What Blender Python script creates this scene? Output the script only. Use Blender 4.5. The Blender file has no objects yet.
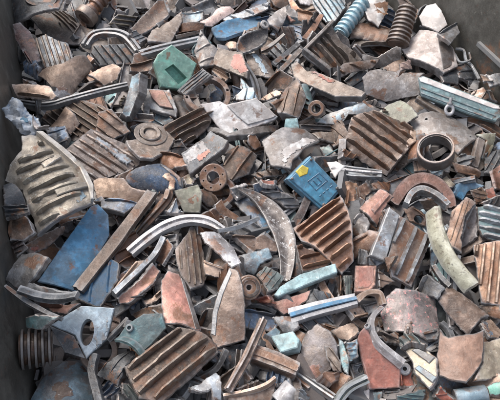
import bpy, math, random
import numpy as np
from mathutils import Vector, Matrix, noise, geometry

random.seed(11)
sc = bpy.context.scene
COL = sc.collection
R_ = math.radians

# ------------------------------------------------------------------ camera
CAM_H = 1.8                 # metres above the mean surface of the heap
PITCH = 50.0                # degrees below the horizon
F = 549.0                   # focal length for a frame 500 wide
cam_d = bpy.data.cameras.new('camera'); cam = bpy.data.objects.new('camera', cam_d)
COL.objects.link(cam)
cam.location = (0, 0, CAM_H); cam.rotation_euler = (R_(90 - PITCH), 0, 0)
cam_d.sensor_width = 36; cam_d.lens = F / 500 * 36
cam_d.clip_start = 0.02; cam_d.clip_end = 200
sc.camera = cam
sp, cp = math.sin(R_(PITCH)), math.cos(R_(PITCH))
RIGHT = Vector((1, 0, 0)); UPV = Vector((0, sp, cp)); FWD = Vector((0, cp, -sp))
CAM = Vector((0, 0, CAM_H))

def ab(u, v): return (u - 250) / F, -(v - 200) / F
def ray(u, v):
    a, b = ab(u, v)
    return RIGHT * a + UPV * b + FWD

# ------------------------------------------------------------------ materials
MATS = {}
def mat(key, c1, c2, mix=.45, c3=None, c3amt=.2, rough=.46, metal=.32, scale=1.0, edge=.85, bump=.5, streak=.55, grit=.14, rusty=.34, grime=.4):
    m = bpy.data.materials.new(key); m.use_nodes = True
    nt = m.node_tree; N = nt.nodes; L = nt.links
    for n in list(N): N.remove(n)
    out = N.new('ShaderNodeOutputMaterial'); bs = N.new('ShaderNodeBsdfPrincipled')
    L.new(bs.outputs[0], out.inputs[0])
    tc = N.new('ShaderNodeTexCoord'); oi = N.new('ShaderNodeObjectInfo')
    mul = N.new('ShaderNodeMath'); mul.operation = 'MULTIPLY'; mul.inputs[1].default_value = 37.0
    L.new(oi.outputs['Random'], mul.inputs[0])
    def nz(s, det, ro, dist=0.0, off=0.0):
        n = N.new('ShaderNodeTexNoise'); n.noise_dimensions = '4D'
        n.inputs['Scale'].default_value = s; n.inputs['Detail'].default_value = det
        n.inputs['Roughness'].default_value = ro; n.inputs['Distortion'].default_value = dist
        L.new(tc.outputs['Object'], n.inputs['Vector'])
        if off:
            a = N.new('ShaderNodeMath'); a.operation = 'ADD'; a.inputs[1].default_value = off
            L.new(mul.outputs[0], a.inputs[0]); L.new(a.outputs[0], n.inputs['W'])
        else: L.new(mul.outputs[0], n.inputs['W'])
        return n.outputs['Fac']
    def ramp(src, lo, hi):
        r = N.new('ShaderNodeMapRange'); r.inputs['From Min'].default_value = lo; r.inputs['From Max'].default_value = hi
        r.interpolation_type = 'SMOOTHSTEP'
        L.new(src, r.inputs['Value']); return r.outputs[0]
    def mixc(f, a, b, mode='MIX'):
        x = N.new('ShaderNodeMix'); x.data_type = 'RGBA'; x.blend_type = mode
        if hasattr(f, 'is_linked') or not isinstance(f, (int, float)): L.new(f, x.inputs['Factor'])
        else: x.inputs['Factor'].default_value = f
        for s, i in ((a, 6), (b, 7)):
            if isinstance(s, tuple): x.inputs[i].default_value = (*s, 1)
            else: L.new(s, x.inputs[i])
        return x.outputs[2]
    big = nz(11 * scale, 6, .62, .6)
    med = nz(34 * scale, 5, .6, .3, 5.0)
    fine = nz(150, 3, .6, 0, 9.0)
    t = .62 - .34 * mix          # threshold for second colour
    col = mixc(ramp(big, t - .05, t + .06), c1, c2)
    # mottling in value and a little in hue
    d = tuple(x * .50 for x in c1); w = tuple(min(.9, x * 1.55 + .012) for x in c1)
    col = mixc(ramp(med, .62, .36), col, mixc(.55, col, d))
    col = mixc(ramp(med, .50, .72), col, mixc(.45, col, w))
    if c3:
        sp_ = nz(60 * scale, 6, .72, .15, 13.0)
        t3 = .70 - .30 * c3amt
        col = mixc(ramp(sp_, t3 - .03, t3 + .05), col, c3)
    # scratches and drag marks along one direction of the piece
    vr = N.new('ShaderNodeVectorRotate'); vr.rotation_type = 'Z_AXIS'
    L.new(tc.outputs['Object'], vr.inputs['Vector']); L.new(mul.outputs[0], vr.inputs['Angle'])
    mp = N.new('ShaderNodeMapping'); mp.inputs['Scale'].default_value = (1, 11, 1); L.new(vr.outputs[0], mp.inputs['Vector'])
    sn = N.new('ShaderNodeTexNoise'); sn.noise_dimensions = '4D'; sn.inputs['Scale'].default_value = 12; sn.inputs['Detail'].default_value = 6; sn.inputs['Roughness'].default_value = .68
    L.new(mp.outputs[0], sn.inputs['Vector']); L.new(mul.outputs[0], sn.inputs['W'])
    st = sn.outputs['Fac']
    col = mixc(ramp(st, .57, .72), col, mixc(streak, col, c3 or w))
    col = mixc(ramp(st, .44, .30), col, mixc(.5, col, d))
    # rust: broad blooms with sharp borders, and freckles; dark oily grime in drifts
    rb = nz(8 * scale, 8, .66, .25, 17.0)
    rc = mixc(med, (.085, .040, .024), (.235, .112, .058))
    tr = .66 - .28 * rusty
    col = mixc(ramp(rb, tr - .012, tr + .035), col, mixc(.82, col, rc))
    rs = nz(48, 5, .65, .2, 21.0)
    col = mixc(ramp(rs, .60, .68), col, mixc(.6, col, (.10, .046, .028)))
    gb = nz(13, 6, .6, .1, 29.0)
    col = mixc(ramp(gb, .56, .66), col, mixc(grime, col, (.040, .034, .030)))
    col = mixc(ramp(fine, .40, .75), col, mixc(grit, col, (.38, .34, .30)))
    # chipped edges, with extra brightness in the colour to read as metal glints
    ge = N.new('ShaderNodeNewGeometry')
    ad = N.new('ShaderNodeMath'); ad.operation = 'MULTIPLY_ADD'; ad.inputs[1].default_value = .10
    L.new(med, ad.inputs[0]); L.new(ge.outputs['Pointiness'], ad.inputs[2])
    ed = ramp(ad.outputs[0], .572, .65)
    em = N.new('ShaderNodeMath'); em.operation = 'MULTIPLY'; em.inputs[1].default_value = edge
    L.new(ed, em.inputs[0])
    ec = tuple(min(.7, .5 * x + .24) for x in c2)
    col = mixc(em.outputs[0], col, ec)
    # each object a touch lighter or darker
    hs = N.new('ShaderNodeHueSaturation')
    mr = N.new('ShaderNodeMapRange'); mr.inputs['To Min'].default_value = .62; mr.inputs['To Max'].default_value = 1.28
    L.new(oi.outputs['Random'], mr.inputs['Value']); L.new(mr.outputs[0], hs.inputs['Value'])
    L.new(col, hs.inputs['Color'])
    L.new(hs.outputs[0], bs.inputs['Base Color'])
    rr = N.new('ShaderNodeMapRange'); rr.inputs['To Min'].default_value = rough - .16; rr.inputs['To Max'].default_value = min(1, rough + .2)
    L.new(med, rr.inputs['Value']); L.new(rr.outputs[0], bs.inputs['Roughness'])
    bs.inputs['Metallic'].default_value = metal
    b1 = N.new('ShaderNodeBump'); b1.inputs['Strength'].default_value = bump; b1.inputs['Distance'].default_value = .004
    bm = N.new('ShaderNodeMath'); bm.operation = 'MULTIPLY_ADD'; bm.inputs[1].default_value = .35
    bm2 = N.new('ShaderNodeMath'); bm2.operation = 'MULTIPLY_ADD'; bm2.inputs[1].default_value = .8
    L.new(rs, bm2.inputs[0]); L.new(med, bm2.inputs[2])
    L.new(fine, bm.inputs[0]); L.new(bm2.outputs[0], bm.inputs[2])
    L.new(bm.outputs[0], b1.inputs['Height']); L.new(b1.outputs[0], bs.inputs['Normal'])
    MATS[key] = m
    return m

# main colour, patches, amount of patches, flecks
mat('cast',      (.150, .122, .104), (.085, .066, .054), .45, (.36, .32, .29), .12)
mat('greytan',   (.265, .212, .172), (.150, .108, .080), .42, (.48, .44, .40), .20)
mat('pinkgrey',  (.345, .285, .250), (.205, .152, .122), .40, (.57, .53, .50), .28)
mat('brown',     (.130, .084, .058), (.070, .047, .035), .45, (.30, .24, .20), .15, rusty=.5)
mat('brownpink', (.225, .160, .125), (.122, .078, .056), .45, (.44, .38, .34), .22, rusty=.45)
mat('rust',      (.175, .082, .046), (.090, .046, .030), .45, (.30, .17, .10), .15, rusty=.6)
mat('rusttan',   (.270, .155, .095), (.140, .074, .046), .45, (.40, .30, .23), .20, rusty=.5)
mat('orange',    (.370, .180, .100), (.190, .090, .055), .45, (.46, .34, .26), .20)
mat('tan',       (.445, .320, .240), (.290, .195, .140), .40, (.54, .47, .41), .20, rusty=.20)
mat('cream',     (.275, .235, .175), (.200, .160, .118), .40, (.40, .36, .31), .20, rusty=.2)
mat('creamgreen',(.620, .595, .450), (.400, .370, .260), .38, (.09, .08, .06), .34, rusty=.08, grime=.35, metal=.0)
mat('white',     (.660, .632, .608), (.430, .375, .345), .42, (.26, .22, .20), .14, edge=.15, streak=.25, rusty=.10, grime=.4, metal=.0)
mat('dark',      (.044, .040, .041), (.075, .062, .057), .40, (.16, .14, .13), .15)
mat('darkrust',  (.075, .045, .036), (.040, .033, .031), .45, (.14, .08, .055), .15)
mat('dred',      (.095, .042, .038), (.055, .036, .035), .40, (.18, .10, .08), .15)
mat('redrust',   (.330, .100, .065), (.150, .062, .045), .40, (.36, .20, .15), .20)
mat('slate',     (.155, .160, .168), (.105, .096, .090), .42, (.40, .40, .40), .18)
mat('darkslate', (.072, .080, .090), (.050, .050, .052), .42, (.19, .18, .18), .15)
mat('paleslate', (.330, .355, .380), (.200, .190, .182), .42, (.58, .59, .60), .22)
mat('silver',    (.400, .390, .395), (.190, .175, .172), .45, (.68, .66, .66), .30, rough=.48, metal=.2, streak=.7)
mat('palegrey',  (.300, .280, .270), (.190, .160, .142), .44, (.50, .48, .46), .22)
mat('steelblue', (.185, .265, .310), (.165, .150, .145), .40, (.42, .47, .50), .22)
mat('blue',      (.068, .195, .320), (.090, .150, .210), .44, (.22, .28, .33), .10, edge=.35, rusty=.22, metal=.0, rough=.64, streak=.22, grit=.06)
mat('boxblue',   (.090, .330, .500), (.085, .225, .345), .30, (.28, .37, .44), .12, edge=.45, bump=.25, rusty=.14, grime=.35, metal=.0)
mat('slateblue', (.110, .160, .235), (.120, .112, .108), .42, (.42, .45, .49), .18)
mat('navy',      (.045, .075, .125), (.060, .062, .070), .40, (.24, .28, .34), .18)
mat('paleblue',  (.330, .425, .490), (.270, .235, .205), .40, (.58, .62, .64), .20)
mat('teal',      (.125, .225, .235), (.115, .145, .148), .42, (.28, .36, .37), .15)
mat('lteal',     (.215, .335, .345), (.160, .230, .235), .40, (.48, .56, .56), .18, edge=.5, rusty=.16, metal=.05)
mat('green',     (.175, .390, .305), (.185, .310, .250), .38, (.34, .42, .38), .18, edge=.45, bump=.35, rusty=.16, metal=.0)
mat('slategreen',(.160, .195, .185), (.105, .110, .105), .42, (.32, .35, .34), .18)
mat('olive',     (.235, .235, .170), (.165, .152, .112), .42, (.30, .29, .24), .15, metal=.0)
mat('limecast',  (.330, .290, .232), (.205, .172, .135), .50, (.47, .47, .44), .28, rusty=.2)
mat('salmon',    (.370, .170, .130), (.300, .160, .120), .40, (.48, .36, .31), .20, edge=.5, rusty=.2)
mat('red',       (.350, .128, .092), (.270, .110, .080), .40, (.42, .23, .18), .20, rusty=.22, metal=.05)
mat('pink',      (.560, .415, .370), (.420, .305, .262), .40, (.68, .61, .58), .22, rusty=.12, grime=.25)
mat('pinkred',   (.330, .170, .130), (.220, .115, .085), .42, (.44, .32, .28), .18)
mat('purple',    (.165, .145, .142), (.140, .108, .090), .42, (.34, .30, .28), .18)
mat('flake',     (.105, .090, .086), (.215, .178, .165), .46, (.460, .200, .185), .44, scale=1.0, rusty=.18)
mat('whiteblue', (.560, .590, .620), (.160, .250, .370), .30, (.40, .42, .45), .20, rusty=.08, grime=.3)
mat('yellow',    (.640, .480, .060), (.560, .420, .070), .20, None, 0, edge=.0, rusty=.02, grime=.15, metal=0)
mat('hosetip',   (.180, .340, .410), (.260, .370, .410), .45, (.48, .53, .50), .25, rusty=.2)
mat('fracture',  (.250, .225, .210), (.140, .115, .105), .45, (.44, .41, .39), .25)
mat('palefracture', (.390, .360, .340), (.200, .165, .150), .45, (.55, .52, .50), .25)
mat('darkfracture', (.170, .140, .125), (.090, .070, .060), .45, (.30, .27, .25), .20)
mat('wallpaint', (.090, .085, .073), (.062, .057, .048), .42, (.16, .15, .13), .08, scale=.3, edge=.1, bump=.25, streak=.40, grit=.10, metal=0, rusty=.18)
mat('railpaint', (.20, .19, .175), (.12, .115, .105), .42, (.30, .28, .26), .15)
mat('tanpink',   (.315, .220, .168), (.230, .150, .110), .42, (.44, .36, .31), .20, rusty=.26, metal=.08)
mat('deepblue',  (.024, .086, .170), (.035, .072, .115), .42, (.14, .20, .26), .10, edge=.35, rusty=.2, metal=.0, rough=.6, streak=.25, grit=.06)
mat('bluewhite', (.350, .430, .480), (.240, .280, .310), .40, (.58, .62, .65), .25, rusty=.06, grime=.25, metal=.1)
mat('terracotta', (.360, .215, .150), (.265, .150, .102), .40, (.44, .34, .28), .16, rusty=.18, metal=.05)
mat('palepink',  (.455, .400, .370), (.310, .250, .220), .42, (.58, .55, .52), .25, rusty=.14, grime=.45, metal=.05)
mat('streaky',   (.110, .088, .078), (.260, .230, .212), .50, (.62, .59, .57), .40, streak=.95)
mat('ink',       (.045, .125, .205), (.055, .140, .220), .2, None, 0, edge=0, rusty=.02, metal=0)

# ------------------------------------------------------------------ heap depth bookkeeping (metres along the view axis)
GX0, GY0, GS, GW, GH = -44, -44, 2, 294, 244
uu, vv = np.meshgrid(GX0 + GS * (np.arange(GW) + .5), GY0 + GS * (np.arange(GH) + .5))
AA = (uu - 250) / F; BB = -(vv - 200) / F
def plane_depth(z):
    return (CAM_H - z) / np.maximum(.05, sp - BB * cp)
# the bed undulates: a low mound in the middle, lower along the container sides
def bed_z(x, y):
    return -.27 + .05 * noise.noise(Vector((x * 1.3, y * 1.3, 3.1)))
D = plane_depth(-.26)
ID = np.zeros((GH, GW), dtype=int)
PIECES = []

def pip_mask(pts):
    xs = [p[0] for p in pts]; ys = [p[1] for p in pts]
    i0 = max(0, int((min(xs) - GX0) / GS)); i1 = min(GW, int((max(xs) - GX0) / GS) + 2)
    j0 = max(0, int((min(ys) - GY0) / GS)); j1 = min(GH, int((max(ys) - GY0) / GS) + 2)
    if i1 <= i0 or j1 <= j0: return None
    U = uu[j0:j1, i0:i1]; V = vv[j0:j1, i0:i1]
    ins = np.zeros(U.shape, bool); n = len(pts)
    for k in range(n):
        x1, y1 = pts[k]; x2, y2 = pts[(k + 1) % n]
        if y1 == y2: continue
        c = ((y1 > V) != (y2 > V)) & (U < (x2 - x1) * (V - y1) / (y2 - y1) + x1)
        ins ^= c
    return (slice(j0, j1), slice(i0, i1)), ins

def centroid(pts):
    A = cx = cy = 0
    for k in range(len(pts)):
        x1, y1 = pts[k]; x2, y2 = pts[(k + 1) % len(pts)]
        c = x1 * y2 - x2 * y1; A += c; cx += (x1 + x2) * c; cy += (y1 + y2) * c
    if abs(A) < 1e-9: return sum(p[0] for p in pts) / len(pts), sum(p[1] for p in pts) / len(pts)
    return cx / (3 * A), cy / (3 * A)


def ground_pt(u, v, z=0.0):
    d = ray(u, v); return CAM + d * ((CAM_H - z) / -d.z)
def flat(v): return Vector((v.x, v.y, 0))
LA, LB = flat(ground_pt(15, 0, -.12)), flat(ground_pt(21, 400, -.12)); ld = (LA - LB).normalized()
RA, RB = flat(ground_pt(422, 0, -.08)), flat(ground_pt(506, 80, -.08)); rd = (RA - RB).normalized()
ln = Vector((-ld.y, ld.x, 0)); rn = Vector((rd.y, -rd.x, 0))     # outward normals
def wall_limit(pts, n, c):
    """largest distance factor at which the piece still lies inside both walls"""
    a, b = ab(*c); nd = n.dot(Vector((a, b, 1))); best = 1e9
    for p in pts:
        pa, pb = ab(*p); t = nd / max(.05, n.dot(Vector((pa, pb, 1))) * 1.0) if n.dot(Vector((pa, pb, 1))) > 0 else nd / min(-.05, n.dot(Vector((pa, pb, 1))))
        d = ray(*p)
        for W, wn in ((LA, ln), (RA, rn)):
            q = d.dot(wn)
            if q > 1e-6: best = min(best, (W - CAM).dot(wn) / q / max(.2, t))
    return best
class Frame: pass

def settle(pts, th, tilt, absn, height, pid, sink=.12, fitw=.55, lift=0.0, small=False):
    """lay a piece of the given outline on what is already in the heap below it"""
    c = centroid(pts)
    mk = pip_mask(pts)
    dc = ray(*c); a, b = ab(*c)
    ncam_up = Vector((0, cp, -sp))            # world up, in (right, up, forward) coordinates
    back = -Vector((a, b, 1)).normalized()
    ref = (ncam_up * .6 + back * .9).normalized()
    sl = ins = None
    if mk is not None and mk[1].sum() >= 3:
        sl, ins = mk
        q = 1 / D[sl][ins]; A = AA[sl][ins]; B = BB[sl][ins]
        da = A - A.mean(); db = B - B.mean(); qm = q.mean()
        S = np.array([[ (da*da).sum(), (da*db).sum()], [(da*db).sum(), (db*db).sum()]]) + np.eye(2) * 1e-7
        g = np.linalg.solve(S, np.array([(da * (q - qm)).sum(), (db * (q - qm)).sum()]))
        q0 = qm - g[0] * A.mean() - g[1] * B.mean()
        fit = -Vector((g[0], g[1], q0)).normalized()
    else: fit = ref
    if absn is not None:
        n = (back + Vector((absn[0], absn[1], 0))).normalized()
    else:
        n = (fit * fitw + ref * (1 - fitw)).normalized()
        n = (n + Vector((tilt[0], tilt[1], 0))).normalized()
    for _ in range(12):                         # never edge-on
        if n.dot(back) > .58: break
        n = (n + back * .15).normalized()
    dcam = Vector((a, b, 1)); nd = n.dot(dcam)
    if ins is not None:
        t = nd / (n.x * AA[sl][ins] + n.y * BB[sl][ins] + n.z)
        s = float(np.percentile(D[sl][ins] / t, 100 * sink)) - th * .5
        zc = float(D[sl][ins].min())
    else:
        s = (CAM_H + .05) / max(.05, sp - b * cp); t = None
    s -= lift
    wl = wall_limit(pts, n, c) - .02
    if wl < s:
        if small and wl < s - .03: return None      # no room for it beside the wall
        s = max(wl, s * .72)
    fr = Frame()
    fr.n = (RIGHT * n.x + UPV * n.y + FWD * n.z).normalized()
    fr.O = CAM + dc * s
    fr.x = (RIGHT - fr.n * RIGHT.dot(fr.n)).normalized()
    fr.y = fr.n.cross(fr.x).normalized()
    fr.s = s; fr.c = c
    fr.M = Matrix((( fr.x.x, fr.y.x, fr.n.x, fr.O.x), (fr.x.y, fr.y.y, fr.n.y, fr.O.y), (fr.x.z, fr.y.z, fr.n.z, fr.O.z), (0, 0, 0, 1)))
    if ins is not None:
        nd_ = s * t - th * .5 - height * .5
        sub = D[sl]; ids = ID[sl]
        m2 = ins.copy(); vals = np.full(ins.shape, 1e9); vals[ins] = nd_
        better = vals < sub
        sub[better] = vals[better]; ids[better] = pid
    return fr

def to_local(fr, p):
    d = ray(*p); k = fr.n.dot(fr.O - CAM) / fr.n.dot(d)
    q = CAM + d * k - fr.O
    return Vector((q.dot(fr.x), q.dot(fr.y)))

# ------------------------------------------------------------------ 2-D helpers
def area2(p): return sum(p[i].x * p[(i + 1) % len(p)].y - p[(i + 1) % len(p)].x * p[i].y for i in range(len(p)))
def ccw(p): return p if area2(p) > 0 else p[::-1]
def resample(p, step, closed=True):
    out = []; n = len(p)
    for i in range(n if closed else n - 1):
        a, b = p[i], p[(i + 1) % n]; k = max(1, int((b - a).length / step))
        for j in range(k): out.append(a.lerp(b, j / k))
    if not closed: out.append(p[-1].copy())
    return out
def catmull(p, closed, k=6):
    n = len(p); out = []
    for i in range(n if closed else n - 1):
        P = [p[(i + j - 1) % n] if closed else p[min(max(i + j - 1, 0), n - 1)] for j in range(4)]
        for s in range(k):
            t = s / k
            out.append(.5 * ((2 * P[1]) + (P[2] - P[0]) * t + (2 * P[0] - 5 * P[1] + 4 * P[2] - P[3]) * t * t + (3 * P[1] - P[0] - 3 * P[2] + P[3]) * t ** 3))
    if not closed: out.append(p[-1].copy())
    return out
def inset(p, d):
    n = len(p); out = []
    for i in range(n):
        e1 = (p[i] - p[i - 1]); e2 = (p[(i + 1) % n] - p[i])
        n1 = Vector((-e1.y, e1.x)); n2 = Vector((-e2.y, e2.x))
        if n1.length > 1e-9: n1.normalize()
        if n2.length > 1e-9: n2.normalize()
        m = n1 + n2
        if m.length < .3: m = n1
        m.normalize(); k = max(.45, m.dot(n1))
        out.append(p[i] + m * (d / k))
    return out
def inside(q, p):
    r = False; n = len(p); x, y = q
    for i in range(n):
        a, b = p[i], p[(i + 1) % n]
        if (a.y > y) != (b.y > y) and x < (b.x - a.x) * (y - a.y) / (b.y - a.y) + a.x: r = not r
    return r

def finish(me, m, ang=38, mi=None):
    me.materials.append(MATS[m])
    if mi: me.materials.append(MATS[mi[0]]); me.polygons.foreach_set('material_index', mi[1])
    me.validate()
    me.polygons.foreach_set('use_smooth', [True] * len(me.polygons))
    me.set_sharp_from_angle(angle=R_(ang)); me.update()
    return me

def mesh_from(verts, faces, m, name='mesh', ang=38, mi=None):
    me = bpy.data.meshes.new(name); me.from_pydata([tuple(v) for v in verts], [], faces)
    return finish(me, m, ang, mi)

def plate_mesh(outline, holes, th, z0, m, seed, bev=None, jag=.0, rough=.0, name='body', zoff=0.0, frac=None):
    P = ccw(outline); xs = [p.x for p in P]; ys = [p.y for p in P]
    size = max(max(xs) - min(xs), max(ys) - min(ys)); g = max(size / 17, .006)
    P = resample(P, g * .55)
    n = len(P)
    if jag:
        Q = []
        for i in range(n):
            e = P[(i + 1) % n] - P[i - 1]
            nn = Vector((e.y, -e.x)); nn = nn.normalized() if nn.length > 1e-9 else nn
            j = noise.noise(Vector((P[i].x * 60, P[i].y * 60, seed))) + .6 * noise.noise(Vector((P[i].x * 170, P[i].y * 170, seed + 4)))
            Q.append(P[i] + nn * jag * j)
        P = Q
    bev = min(.0035, th * .3) if bev is None else bev
    C = inset(P, bev)
    pts = list(C); edges = [(i, (i + 1) % n) for i in range(n)]
    loops = []
    for H in holes:
        k0 = len(pts); pts += H; k = len(H)
        edges += [(k0 + i, k0 + (i + 1) % k) for i in range(k)]; loops.append((k0, k))
    inn = inset(P, g * .55)
    x = min(xs) + g * .3; row = 0
    y = min(ys) + g * .3
    while y < max(ys):
        x = min(xs) + g * (.3 + .5 * (row % 2))
        while x < max(xs):
            q = (x + g * .2 * (noise.noise(Vector((x * 99, y * 99, seed)))), y + g * .2 * noise.noise(Vector((x * 99, y * 99, seed + 7))))
            if inside(q, inn) and not any(inside(q, H) for H in holes) and all((Vector(q) - h).length > g * .35 for H in holes for h in H):
                pts.append(Vector(q))
            x += g
        y += g * .87; row += 1
    ov, oe, of, orig, _, _ = geometry.delaunay_2d_cdt(pts, edges, [], 0, 1e-6)
    imap = {}
    for o, lst in enumerate(orig):
        for i in lst: imap[i] = o
    tris = []
    for f in of:
        cx = sum(ov[i].x for i in f) / len(f); cy = sum(ov[i].y for i in f) / len(f)
        if inside((cx, cy), C) and not any(inside((cx, cy), H) for H in holes): tris.append(tuple(f))
    V = []; Fc = []; nv = len(ov); e = .0015
    def pos(x, y, h):
        zx = (z0(x + e, y) - z0(x - e, y)) / (2 * e); zy = (z0(x, y + e) - z0(x, y - e)) / (2 * e)
        nn = Vector((-zx, -zy, 1)); nn.normalize()
        nn.x = max(-.8, min(.8, nn.x)); nn.y = max(-.8, min(.8, nn.y))
        return Vector((x, y, z0(x, y) + zoff)) + nn * h
    def rn(x, y, s): return rough * (noise.noise(Vector((x * 28, y * 28, s))) + .5 * noise.noise(Vector((x * 75, y * 75, s))))
    for p in ov: V.append(pos(p.x, p.y, th / 2 + rn(p.x, p.y, seed)))
    for p in ov: V.append(pos(p.x, p.y, -th / 2 + rn(p.x, p.y, seed + 9)))
    for t in tris:
        Fc.append(t); Fc.append(tuple(nv + i for i in reversed(t)))
    nrim = len(Fc)
    r0 = len(V)
    for p in P: V.append(pos(p.x, p.y, th / 2 - bev + rn(p.x, p.y, seed)))
    for p in P: V.append(pos(p.x, p.y, -th / 2 + bev))
    for i in range(n):
        j = (i + 1) % n
        if i not in imap or j not in imap: continue
        Fc.append((imap[i], r0 + i, r0 + j, imap[j]))
        Fc.append((r0 + i, r0 + n + i, r0 + n + j, r0 + j))
        Fc.append((r0 + n + i, nv + imap[i], nv + imap[j], r0 + n + j))
    for k0, k in loops:
        for i in range(k):
            a, b = k0 + i, k0 + (i + 1) % k
            if a in imap and b in imap: Fc.append((imap[a], imap[b], nv + imap[b], nv + imap[a]))
    mi = (frac, [0] * nrim + [1] * (len(Fc) - nrim)) if frac else None
    return mesh_from(V, Fc, m, name, mi=mi)

def fin_mesh(p0, p1, h, t, z0, th, m, seed, name='fin'):
    L = (p1 - p0).length; k = max(5, min(26, int(L / .012)))
    d = (p1 - p0).normalized(); s = Vector((-d.y, d.x)); V = []; Fc = []
    for i in range(k + 1):
        f = i / k; q = p0.lerp(p1, f) + s * .0018 * noise.noise(Vector((f * 3, seed, 2)))
        hh = h * (1 + .10 * noise.noise(Vector((f * 7, seed, 0)))) * min(1, .45 + 4 * min(f, 1 - f))
        hh *= 1 - .45 * max(0, min(1, (noise.noise(Vector((f * 2.5, seed, 5))) - .25) * 4))      # broken stretch
        zb = z0(q.x, q.y) + th / 2 - .004; zt = zb + .004 + hh
        for w, z in ((.5, zb), (.40, zb + hh * .75), (.20, zt), (-.20, zt), (-.40, zb + hh * .75), (-.5, zb)):
            V.append(Vector((q.x + s.x * w * t, q.y + s.y * w * t, z)))
    for i in range(k):
        for j in range(5):
            a = i * 6 + j; Fc.append((a, a + 6, a + 7, a + 1))
    Fc.append((0, 1, 2, 3, 4, 5)); e = k * 6; Fc.append((e + 5, e + 4, e + 3, e + 2, e + 1, e))
    Fc += [(i * 6 + 5, i * 6 + 11, i * 6 + 6, i * 6) for i in range(k)]
    return mesh_from(V, Fc, m, name)

PROF = {
 'box':   [(-.5, 0), (-.5, .45), (-.5, .86), (-.45, 1), (-.15, 1), (.15, 1), (.45, 1), (.5, .86), (.5, .45), (.5, 0)],
 'L':     [(-.5, 0), (-.5, .5), (-.5, .97), (-.47, 1), (-.37, 1), (-.34, .95), (-.30, .35), (-.25, .28), (.1, .26), (.47, .25), (.5, .22), (.5, 0)],
 'U':     [(-.5, 0), (-.5, .5), (-.5, .97), (-.47, 1), (-.39, 1), (-.36, .96), (-.31, .36), (0, .33), (.31, .36), (.36, .96), (.39, 1), (.47, 1), (.5, .97), (.5, 0)],
 'ridge': [(-.5, 0), (-.5, .42), (-.46, .5), (-.16, .55), (-.10, .95), (-.06, 1), (.12, 1), (.16, .95), (.22, .55), (.46, .45), (.5, .38), (.5, 0)],
 'round': [(-.5, 0), (-.48, .3), (-.40, .6), (-.25, .88), (-.08, 1), (.08, 1), (.25, .88), (.40, .6), (.48, .3), (.5, 0)],
 'groove':[(-.5, 0), (-.5, .8), (-.46, .95), (-.2, 1), (-.14, .72), (-.02, .68), (.06, .72), (.12, 1), (.46, .95), (.5, .8), (.5, 0)],
 'trough':[(-.5, .35), (-.5, .95), (-.46, 1), (-.36, .92), (-.2, .62), (0, .5), (.2, .62), (.36, .92), (.46, 1), (.5, .95), (.5, .35), (.25, .05), (0, 0), (-.25, .05)],
}
def sweep_mesh(cl, widths, th, prof, m, seed, zc=0.0, jit=.03, name='bar', smooth=True, rag=.35):
    if smooth and len(cl) > 2: pts = catmull(cl, False, 9)
    else: pts = resample(cl, max(.008, sum((cl[i + 1] - cl[i]).length for i in range(len(cl) - 1)) / 22), False)
    n = len(pts); pr = PROF[prof]; k = len(pr); V = []; Fc = []
    for i, p in enumerate(pts):
        t = (pts[min(i + 1, n - 1)] - pts[max(i - 1, 0)]).normalized(); s = Vector((-t.y, t.x)); f = i / (n - 1)
        x = f * (len(widths) - 1); j = min(int(x), len(widths) - 2) if len(widths) > 1 else 0
        w = widths[0] if len(widths) == 1 else widths[j] + (widths[j + 1] - widths[j]) * (x - j)
        w *= 1 + jit * 2 * noise.noise(Vector((f * 6, seed, 1)))
        sag = zc * (1 - (2 * f - 1) ** 2)
        for q, (a, b) in enumerate(pr):
            r = p + s * (a * w)
            if i in (0, n - 1): r = r + t * w * rag * .3 * noise.noise(Vector((a * 5, b * 3 + i, seed)))
            z = (b - .5) * th + sag + th * jit * 1.5 * noise.noise(Vector((f * 9, a * 4 + b * 2, seed + 3)))
            V.append(Vector((r.x, r.y, z)))
    for i in range(n - 1):
        for j in range(k):
            a = i * k + j; b = i * k + (j + 1) % k
            Fc.append((a, a + k, b + k, b))
    Fc.append(tuple(range(k))); Fc.append(tuple((n - 1) * k + j for j in reversed(range(k))))
    return mesh_from(V, Fc, m, name, 34)

def lathe_mesh(p0, p1, prof, m, seed, z, segs=30, name='body', inner=.0):
    """prof: list of (t, radius); axis from p0 to p1 lying at height z"""
    d = (p1 - p0); L = d.length; d.normalize(); s = Vector((-d.y, d.x)); V = []; Fc = []
    full = list(prof)
    if inner: full = full + [(prof[-1][0], prof[-1][1] * inner)] + [(prof[-1][0] - .25 * L / L, prof[-1][1] * inner * .97)]
    for t, r in full:
        for j in range(segs):
            a = 2 * math.pi * j / segs; rr = r * (1 + .025 * noise.noise(Vector((t * 5, math.cos(a) * 2, math.sin(a) * 2 + seed))))
            q = p0 + d * (L * t) + s * (rr * math.cos(a)); V.append(Vector((q.x, q.y, z + rr * math.sin(a))))
    for i in range(len(full) - 1):
        for j in range(segs):
            a = i * segs + j; b = i * segs + (j + 1) % segs; Fc.append((a, b, b + segs, a + segs))
    Fc.append(tuple(range(segs))[::-1]); Fc.append(tuple((len(full) - 1) * segs + j for j in range(segs)))
    me = mesh_from(V, Fc, m, name, 34)
    import bmesh as _b
    bm = _b.new(); bm.from_mesh(me); _b.ops.recalc_face_normals(bm, faces=bm.faces); bm.to_mesh(me); bm.free()
    return me

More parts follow.
